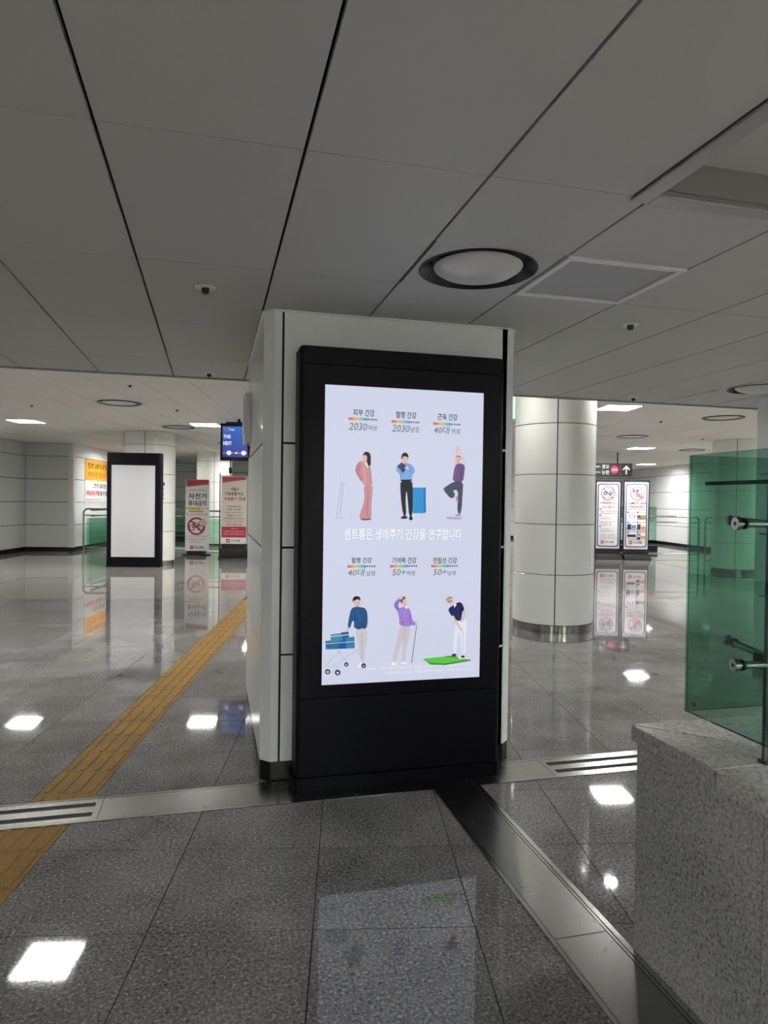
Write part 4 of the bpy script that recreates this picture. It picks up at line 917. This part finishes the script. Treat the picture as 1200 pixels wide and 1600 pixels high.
for p, q in (((0.19,0.66),(0.25,0.78)),((0.25,0.78),(0.38,0.78)),((0.38,0.78),(0.42,0.66)),((0.25,0.76),(0.31,0.66)),((0.31,0.66),(0.38,0.77)),((0.19,0.66),(0.31,0.66)),((0.37,0.82),(0.43,0.82)),((0.22,0.81),(0.28,0.81))): a.line(p, q, 0.018, BK, True)
a.n += 1; a.line((0.15,0.86), (0.47,0.54), 0.045, RED); a.poly([(0.42,0.85),(0.50,0.93),(0.58,0.84),(0.62,0.76),(0.54,0.70),(0.46,0.76)], (236,190,160), 1)
a.text('□ 접이식 자전거는 휴대 가능합니다', 0.05, 0.62, 0.40, 0.44, (60,60,60)).text('□ 자전거를 휴대하고 승차하면', 0.05, 0.55, 0.31, 0.35, (60,60,60)).text('과태료가 부과됩니다', 0.12, 0.42, 0.24, 0.28, (60,60,60))
logo(a, 0.31, 0.11); a.build('print', M_PRINT, t)
# climate card banner with black wire frame
t = uvthing('banner_stand', 'framed white banner with a red band and box, right of the bicycle banner', 'banner', -3.32, 18.3)
w = 0.66; banner_board(t, w, 0.40, 2.20)
obj('wire_frame', MB().tube([(-0.05,0.02,0.0),(-0.05,0.02,2.27),(w+0.06,0.02,2.27),(w+0.06,0.02,0.0)], 0.012, 8).tube([(0.1,0.16,0.0),(0.1,0.16,2.22),(w+0.22,0.16,2.22),(w+0.22,0.16,0.0)], 0.010, 8), M_BLACKP, t)
obj('base', MB().prism([(-0.05,-0.16),(w+0.08,-0.16),(w+0.10,0.2),(-0.07,0.2)], 0, 0.05).box(-0.02, w+0.05, -0.12, 0.16, 0.05, 0.26, None, 0.02).box(0.02, w, -0.06, 0.1, 0.26, 0.38), M_BLACKP, t)
a = Art(0, 0.0, 0.40, 1.0, 0.001); G = (70,64,62)
a.rect(0.01, w-0.01, 0.28, 1.79, (224,217,206)).poly([(0.02,1.78),(0.64,1.78),(0.64,1.70),(0.02,1.62)], RED)
a.text('서울시', 0.24, 0.44, 1.40, 1.50, (40,40,40), 0.02).text('기후동행카드', 0.08, 0.58, 1.27, 1.37, (40,40,40), 0.02).text('사용불가', 0.06, 0.40, 1.14, 1.24, RED, 0.02).text('안내', 0.45, 0.62, 1.14, 1.24, (40,40,40), 0.02)
for k, (s_, c_) in enumerate((('“기후동행카드”', G), ('사용 고객은', G), ('1회권 구매기에서', (190,110,100)), ('되돌아 나가', G), ('기후동행카드로 하차 후', G), ('신분당선 구간 이용이', (190,110,100)), ('가능한 교통카드로', G), ('재승차', G))):
    h_ = 0.012*len(s_)+0.12; a.text(s_, 0.33-h_, 0.33+h_, 0.96-0.08*k, 1.01-0.08*k, c_, 0.01)
a.rect(0.01, w-0.01, 0.0+0.16, 0.45, RED).text('[ 문의 ]', 0.26, 0.42, 0.37, 0.41, (250,230,230)).text('고객센터 031-8018-7777', 0.06, 0.60, 0.30, 0.34, (250,230,230)).text('이용안내 신분당선 홈페이지 참조', 0.05, 0.61, 0.23, 0.27, (250,230,230))
a.rect(0.01, w-0.01, 0.0, 0.16, (240,240,238)); logo(a, 0.30, 0.075); a.build('print', M_PRINT, t)
# third banner, mostly hidden behind those two
t = uvthing('banner_stand', 'banner partly hidden behind the framed red banner', 'banner', -3.68, 20.2)
banner_board(t, 1.05, 0.25, 2.24); obj('wire_frame', MB().tube([(-0.03,0.02,0.0),(-0.03,0.02,2.28),(1.08,0.02,2.28),(1.08,0.02,0.0)], 0.012, 8), M_BLACKP, t)
obj('base', MB().box(0, 1.05, -0.1, 0.14, 0, 0.14, None, 0.02), M_BLACKP, t)
B3 = lambda: Art(0, 0.0, 0.25, 1.0, 0.001)
B3().rect(0.84, 1.04, 1.80, 1.93, RED).build('red_patch', M_PRINT, t)
for z in (0.9, 0.62): B3().rect(0.02, 0.5, z, z+0.06, (60,60,62)).build('dark_band', M_PRINT, t)
for s_, x0, x1, z in (('이용 안내', 0.05, 0.25, 1.75), ('신분당선', 0.05, 0.22, 1.55), ('주의사항', 0.08, 0.3, 1.2)): B3().text(s_, x0, x1, z, z+0.055, (90,90,90)).build('lettering', M_PRINT, t)
# slim pole with a black joint behind the banners
t = uvthing('queue_pole', 'slim steel pole with a black clamp standing behind the framed banner', 'pole', -3.17, 18.75)
obj('pole', MB().tube([(0,0,0.02),(0,0,2.62)], 0.02, 12), M_ALU, t); obj('clamp', MB().tube([(0,0,2.28),(0,0,2.44)], 0.045, 14), M_BLACKP, t); obj('foot', MB().lathe([(0.001,0.02),(0.12,0.018),(0.13,0.0),(0.001,0.0)], 24), M_BLACKP, t)

# blue-framed notices on the right
def notice(u, v, label, draw):
    t = uvthing('notice_stand', label, 'notice stand', u, v, 0, math.radians(-4), 'blue-framed notices'); w = 0.68
    banner_board(t, w, 0.30, 2.22)
    obj('frame', MB().frame_xz(0.0, w, 0.30, 2.25, -0.03, w+0.03, 0.02, 2.28, -0.01, 0.03), M_BLACKP, t)
    p = [(-0.14,0.0),(-0.10,0.10),(0.0,0.15),(0.08,0.17),(0.16,0.15),(0.24,0.10),(0.28,0.0)]
    mb = MB(); n = len(p); mb.add([(-0.03,q[0]-0.07,q[1]) for q in p]+[(w+0.03,q[0]-0.07,q[1]) for q in p], [tuple(range(n))[::-1], tuple(range(n,2*n))]+[(i,(i+1)%n,n+(i+1)%n,n+i) for i in range(n)])
    bmesh_ = mb; obj('base', bmesh_, M_BLACKP, t); obj('foot_rail', MB().box(-0.03, w+0.03, -0.25, -0.20, 0, 0.025), M_BLACKP, t)
    a = Art(0, 0.0, 0.30, 1.0, 0.001)
    a.rrect(0.03, w-0.03, 0.05, 1.88, 0.07, NAVY).rrect(0.06, w-0.06, 0.08, 1.85, 0.055, (240,241,244)); draw(a); logo(a, 0.30, 0.19, 1.0); a.build('print', M_PRINT, t)
def draw1(a):
    a.disc(0.33, 1.60, 0.18, (214,224,240)).disc(0.25, 1.60, 0.055, (40,70,150)).disc(0.41, 1.60, 0.055, (40,70,150)).disc(0.25, 1.60, 0.025, (214,224,240)).disc(0.41, 1.60, 0.025, (214,224,240))
    for q in ((0.2,1.72),(0.33,1.73),(0.46,1.72),(0.2,1.48),(0.33,1.47),(0.46,1.48)): a.poly([(q[0]-0.03,q[1]),(q[0]+0.03,q[1]-0.015),(q[0]+0.03,q[1]+0.015)], (40,70,150))
    a.ring(0.33, 1.60, 0.18, 0.20, (196,72,60)).line((0.2,1.74),(0.46,1.46),0.022,(196,72,60))
    a.text('기후동행카드', 0.10, 0.56, 1.28, 1.36, (60,60,66), 0.015).text('진입 불가!', 0.15, 0.52, 1.16, 1.24, (214,110,70), 0.015)
    for k, z in enumerate((1.08, 0.90, 0.58)): a.disc(0.11, z+0.06, 0.022, NAVY, 12)
    for s_, z, c_ in (('개찰구 밖 직원 호출 버튼으로', 1.06, (150,120,70)), ('문의 후 안내에 따라 이용', 1.00, (90,90,90)), ('1회권 구매 또는', 0.86, (160,130,60)), ('일반 교통카드 사용', 0.74, NAVY), ('후불 교통카드 사용', 0.67, (196,60,60)), ('하차 시 재정산', 0.54, (90,90,90)), ('별도의 운임이 추가됩니다', 0.48, (90,90,90)), ('기후동행카드는 신분당선에서', 0.38, (120,120,120)), ('이용하실 수 없으며 하차 시', 0.33, (120,120,120)), ('별도 운임을 지불하여야 합니다', 0.28, (120,120,120))): a.text(s_, 0.12, 0.12+0.026*len(s_)+0.05, z, z+0.035, c_, 0.01)
def draw2(a):
    a.disc(0.36, 1.60, 0.18, (206,220,226)).disc(0.33, 1.56, 0.07, (240,240,236)).disc(0.33, 1.56, 0.03, (150,196,190)).rect(0.30, 0.52, 1.48, 1.62, (226,150,160)).disc(0.44, 1.70, 0.06, (150,190,200)).disc(0.36, 1.68, 0.035, (50,70,140)).disc(0.25, 1.66, 0.03, (50,110,150))
    a.ring(0.36, 1.60, 0.18, 0.20, (196,72,60)).line((0.23,1.74),(0.49,1.46),0.022,(150,40,56))
    a.text('CLIMATE CARD', 0.09, 0.62, 1.29, 1.36, (50,50,70), 0.02).text('UNAVAILABLE', 0.12, 0.57, 1.19, 1.26, (176,70,76), 0.02).text('Follow instructions below', 0.09, 0.60, 1.12, 1.16, (70,70,80), 0.01)
    for x_, z in ((0.08,1.04),(0.36,1.04),(0.08,0.75),(0.36,0.75),(0.08,0.46),(0.36,0.46)): a.rect(x_, x_+0.04, z, z+0.04, NAVY).text('Step guide', x_+0.05, x_+0.24, z+0.005, z+0.035, (90,90,100), 0.01)
    a.text('M', 0.12, 0.30, 0.90, 1.0, (200,150,170)).rect(0.36, 0.60, 0.90, 0.98, (90,86,70)).rect(0.46, 0.58, 0.90, 0.98, (190,160,60))
    a.rect(0.08, 0.19, 0.57, 0.72, (40,50,80)).rect(0.20, 0.33, 0.58, 0.70, (150,180,220)).disc(0.235, 0.64, 0.025, (40,70,150), 12).disc(0.295, 0.64, 0.025, (40,70,150), 12).rect(0.36, 0.46, 0.57, 0.72, (70,50,60)).rect(0.47, 0.60, 0.57, 0.66, (224,140,70))
    a.rect(0.08, 0.33, 0.35, 0.42, (30,32,36)).rect(0.36, 0.46, 0.28, 0.44, (50,44,60)).disc(0.41, 0.38, 0.035, (220,220,230), 14).rect(0.47, 0.60, 0.30, 0.38, (224,140,70))
    for z in (0.30-0.02, 0.25-0.02): pass
    a.n += 1
notice(7.235, 19.35, 'left blue-framed notice with a crossed-out blue card symbol', draw1)
notice(7.98, 19.15, 'right blue-framed notice headed CLIMATE CARD UNAVAILABLE', draw2)

# ================================================================== HANGING SIGNS AND DISPLAYS
t = uvthing('hanging_sign', 'black hanging direction sign with white arrow and pink circle', 'sign', 7.0, 19.8, 2.42)
obj('case', MB().box(-0.6, 1.47, 0, 0.16, 0, 0.38, None, 0.01), M_BLACKP, t); obj('drop_rod', MB().tube([(1.05,0.08,0.38),(1.05,0.08,ZF-2.42)], 0.02, 10), M_BLACKP, t); obj('drop_rod', MB().tube([(-0.2,0.08,0.38),(-0.2,0.08,ZF-2.42)], 0.02, 10), M_BLACKP, t)
a = Art(0, 0.0, 0.0, 1.0, 0.001); WH = (250,250,250)
a.text('광교', 0.55, 0.76, 0.22, 0.34, WH, 0.02).text('논현', 0.55, 0.76, 0.05, 0.17, WH, 0.02).text('Gwanggyo', 0.22, 0.5, 0.24, 0.32, WH, 0.01).text('Nonhyeon', 0.22, 0.5, 0.07, 0.15, WH, 0.01)
a.disc(0.93, 0.19, 0.12, (232,62,110)).text('신분당', 0.84, 1.02, 0.15, 0.23, WH, 0.02).rect(1.10, 1.115, 0.04, 0.34, (200,60,90))
a.poly([(1.265,0.06),(1.305,0.06),(1.305,0.24),(1.37,0.175),(1.40,0.205),(1.285,0.325),(1.17,0.205),(1.20,0.175),(1.265,0.24)], WH); a.build('legend', M_SIGNLIT, t)
# passenger information display
t = uvthing('information_display', 'hanging blue passenger information screen reading THIS and NEXT', 'screen', -2.45, 13.3, 2.32)
obj('case', MB().box(0, 1.15, 0, 0.12, 0, 0.72, None, 0.012), M_BLACKP, t); obj('mount', MB().box(0.1, 1.05, 0.02, 0.1, 0.72, 0.75).tube([(0.35,0.06,0.75),(0.35,0.06,ZF-2.32)], 0.025, 10).tube([(0.85,0.06,0.75),(0.85,0.06,ZF-2.32)], 0.025, 10), M_DARKMETAL, t)
a = Art(0, 0.0, 0.0, 1.0, 0.0008); n = 14
for k in range(n):
    q = k/(n-1); a.rect(0.045, 1.105, 0.07+0.59*k/n, 0.07+0.59*(k+1)/n, (int(24+26*q), int(48+70*q), int(150+60*q)), True)
a.n += 1; a.text('THIS', 0.06, 0.20, 0.43, 0.50, WH, 0.03).text('NEXT', 0.06, 0.22, 0.30, 0.37, WH, 0.03).rect(0.08, 0.14, 0.58, 0.62, (210,60,100)).text('Train', 0.16, 0.27, 0.58, 0.62, WH, 0.02)
a.rect(0.05, 1.1, 0.143, 0.157, (236,120,170)).disc(0.17, 0.15, 0.045, WH).disc(0.45, 0.15, 0.045, WH).disc(0.31, 0.15, 0.02, WH, 12).disc(0.73, 0.15, 0.045, WH).disc(1.0, 0.15, 0.045, WH)
a.build('picture', M_TV, t)
# exit sign beside the round column
t = uvthing('exit_sign', 'green lit exit sign half hidden behind the white pillar', 'sign', 1.66, 8.7, 2.63)
obj('case', MB().box(0, 0.62, 0, 0.08, 0, 0.37, None, 0.006), M_WHITE, t); obj('bracket', MB().box(0.05, 0.62, 0.0, 0.07, 0.37, 0.40).box(0.25, 0.29, 0.02, 0.06, 0.40, ZF-2.63), M_ALU, t)
a = Art(0, 0.0, 0.0, 1.0, 0.001); a.rect(0.01, 0.61, 0.01, 0.36, (20,170,96)).rect(0.30, 0.50, 0.03, 0.34, (236,250,240)); GR = (20,150,86)
a.disc(0.41, 0.29, 0.025, GR, 14).poly([(0.37,0.26),(0.43,0.25),(0.44,0.18),(0.47,0.10),(0.45,0.05),(0.42,0.11),(0.39,0.16),(0.35,0.08),(0.33,0.10),(0.37,0.18)], GR).line((0.52,0.12),(0.58,0.19),0.02,WH).line((0.52,0.26),(0.58,0.19),0.02,WH); a.build('legend', M_SIGNLIT, t)
# small white control box on the side of the pillar
t = thing('wall_box', 'small white control box with cable on the side of the white pillar', 'control box', (0.268, 5.12, 1.98))
obj('housing', MB().box(-0.05, 0.0, -0.11, 0.11, 0.0, 0.36, None, 0.008), M_WHITE, t); obj('face_plate', MB().box(-0.056, -0.05, -0.08, 0.08, 0.05, 0.31), M_GREYPANEL, t)
obj('cable', MB().tube([(-0.02,-0.04,0.0),(-0.02,-0.05,-0.06),(-0.014,-0.02,-0.1),(-0.008,-0.03,-0.02)], 0.006, 8), M_BLACKP, t)
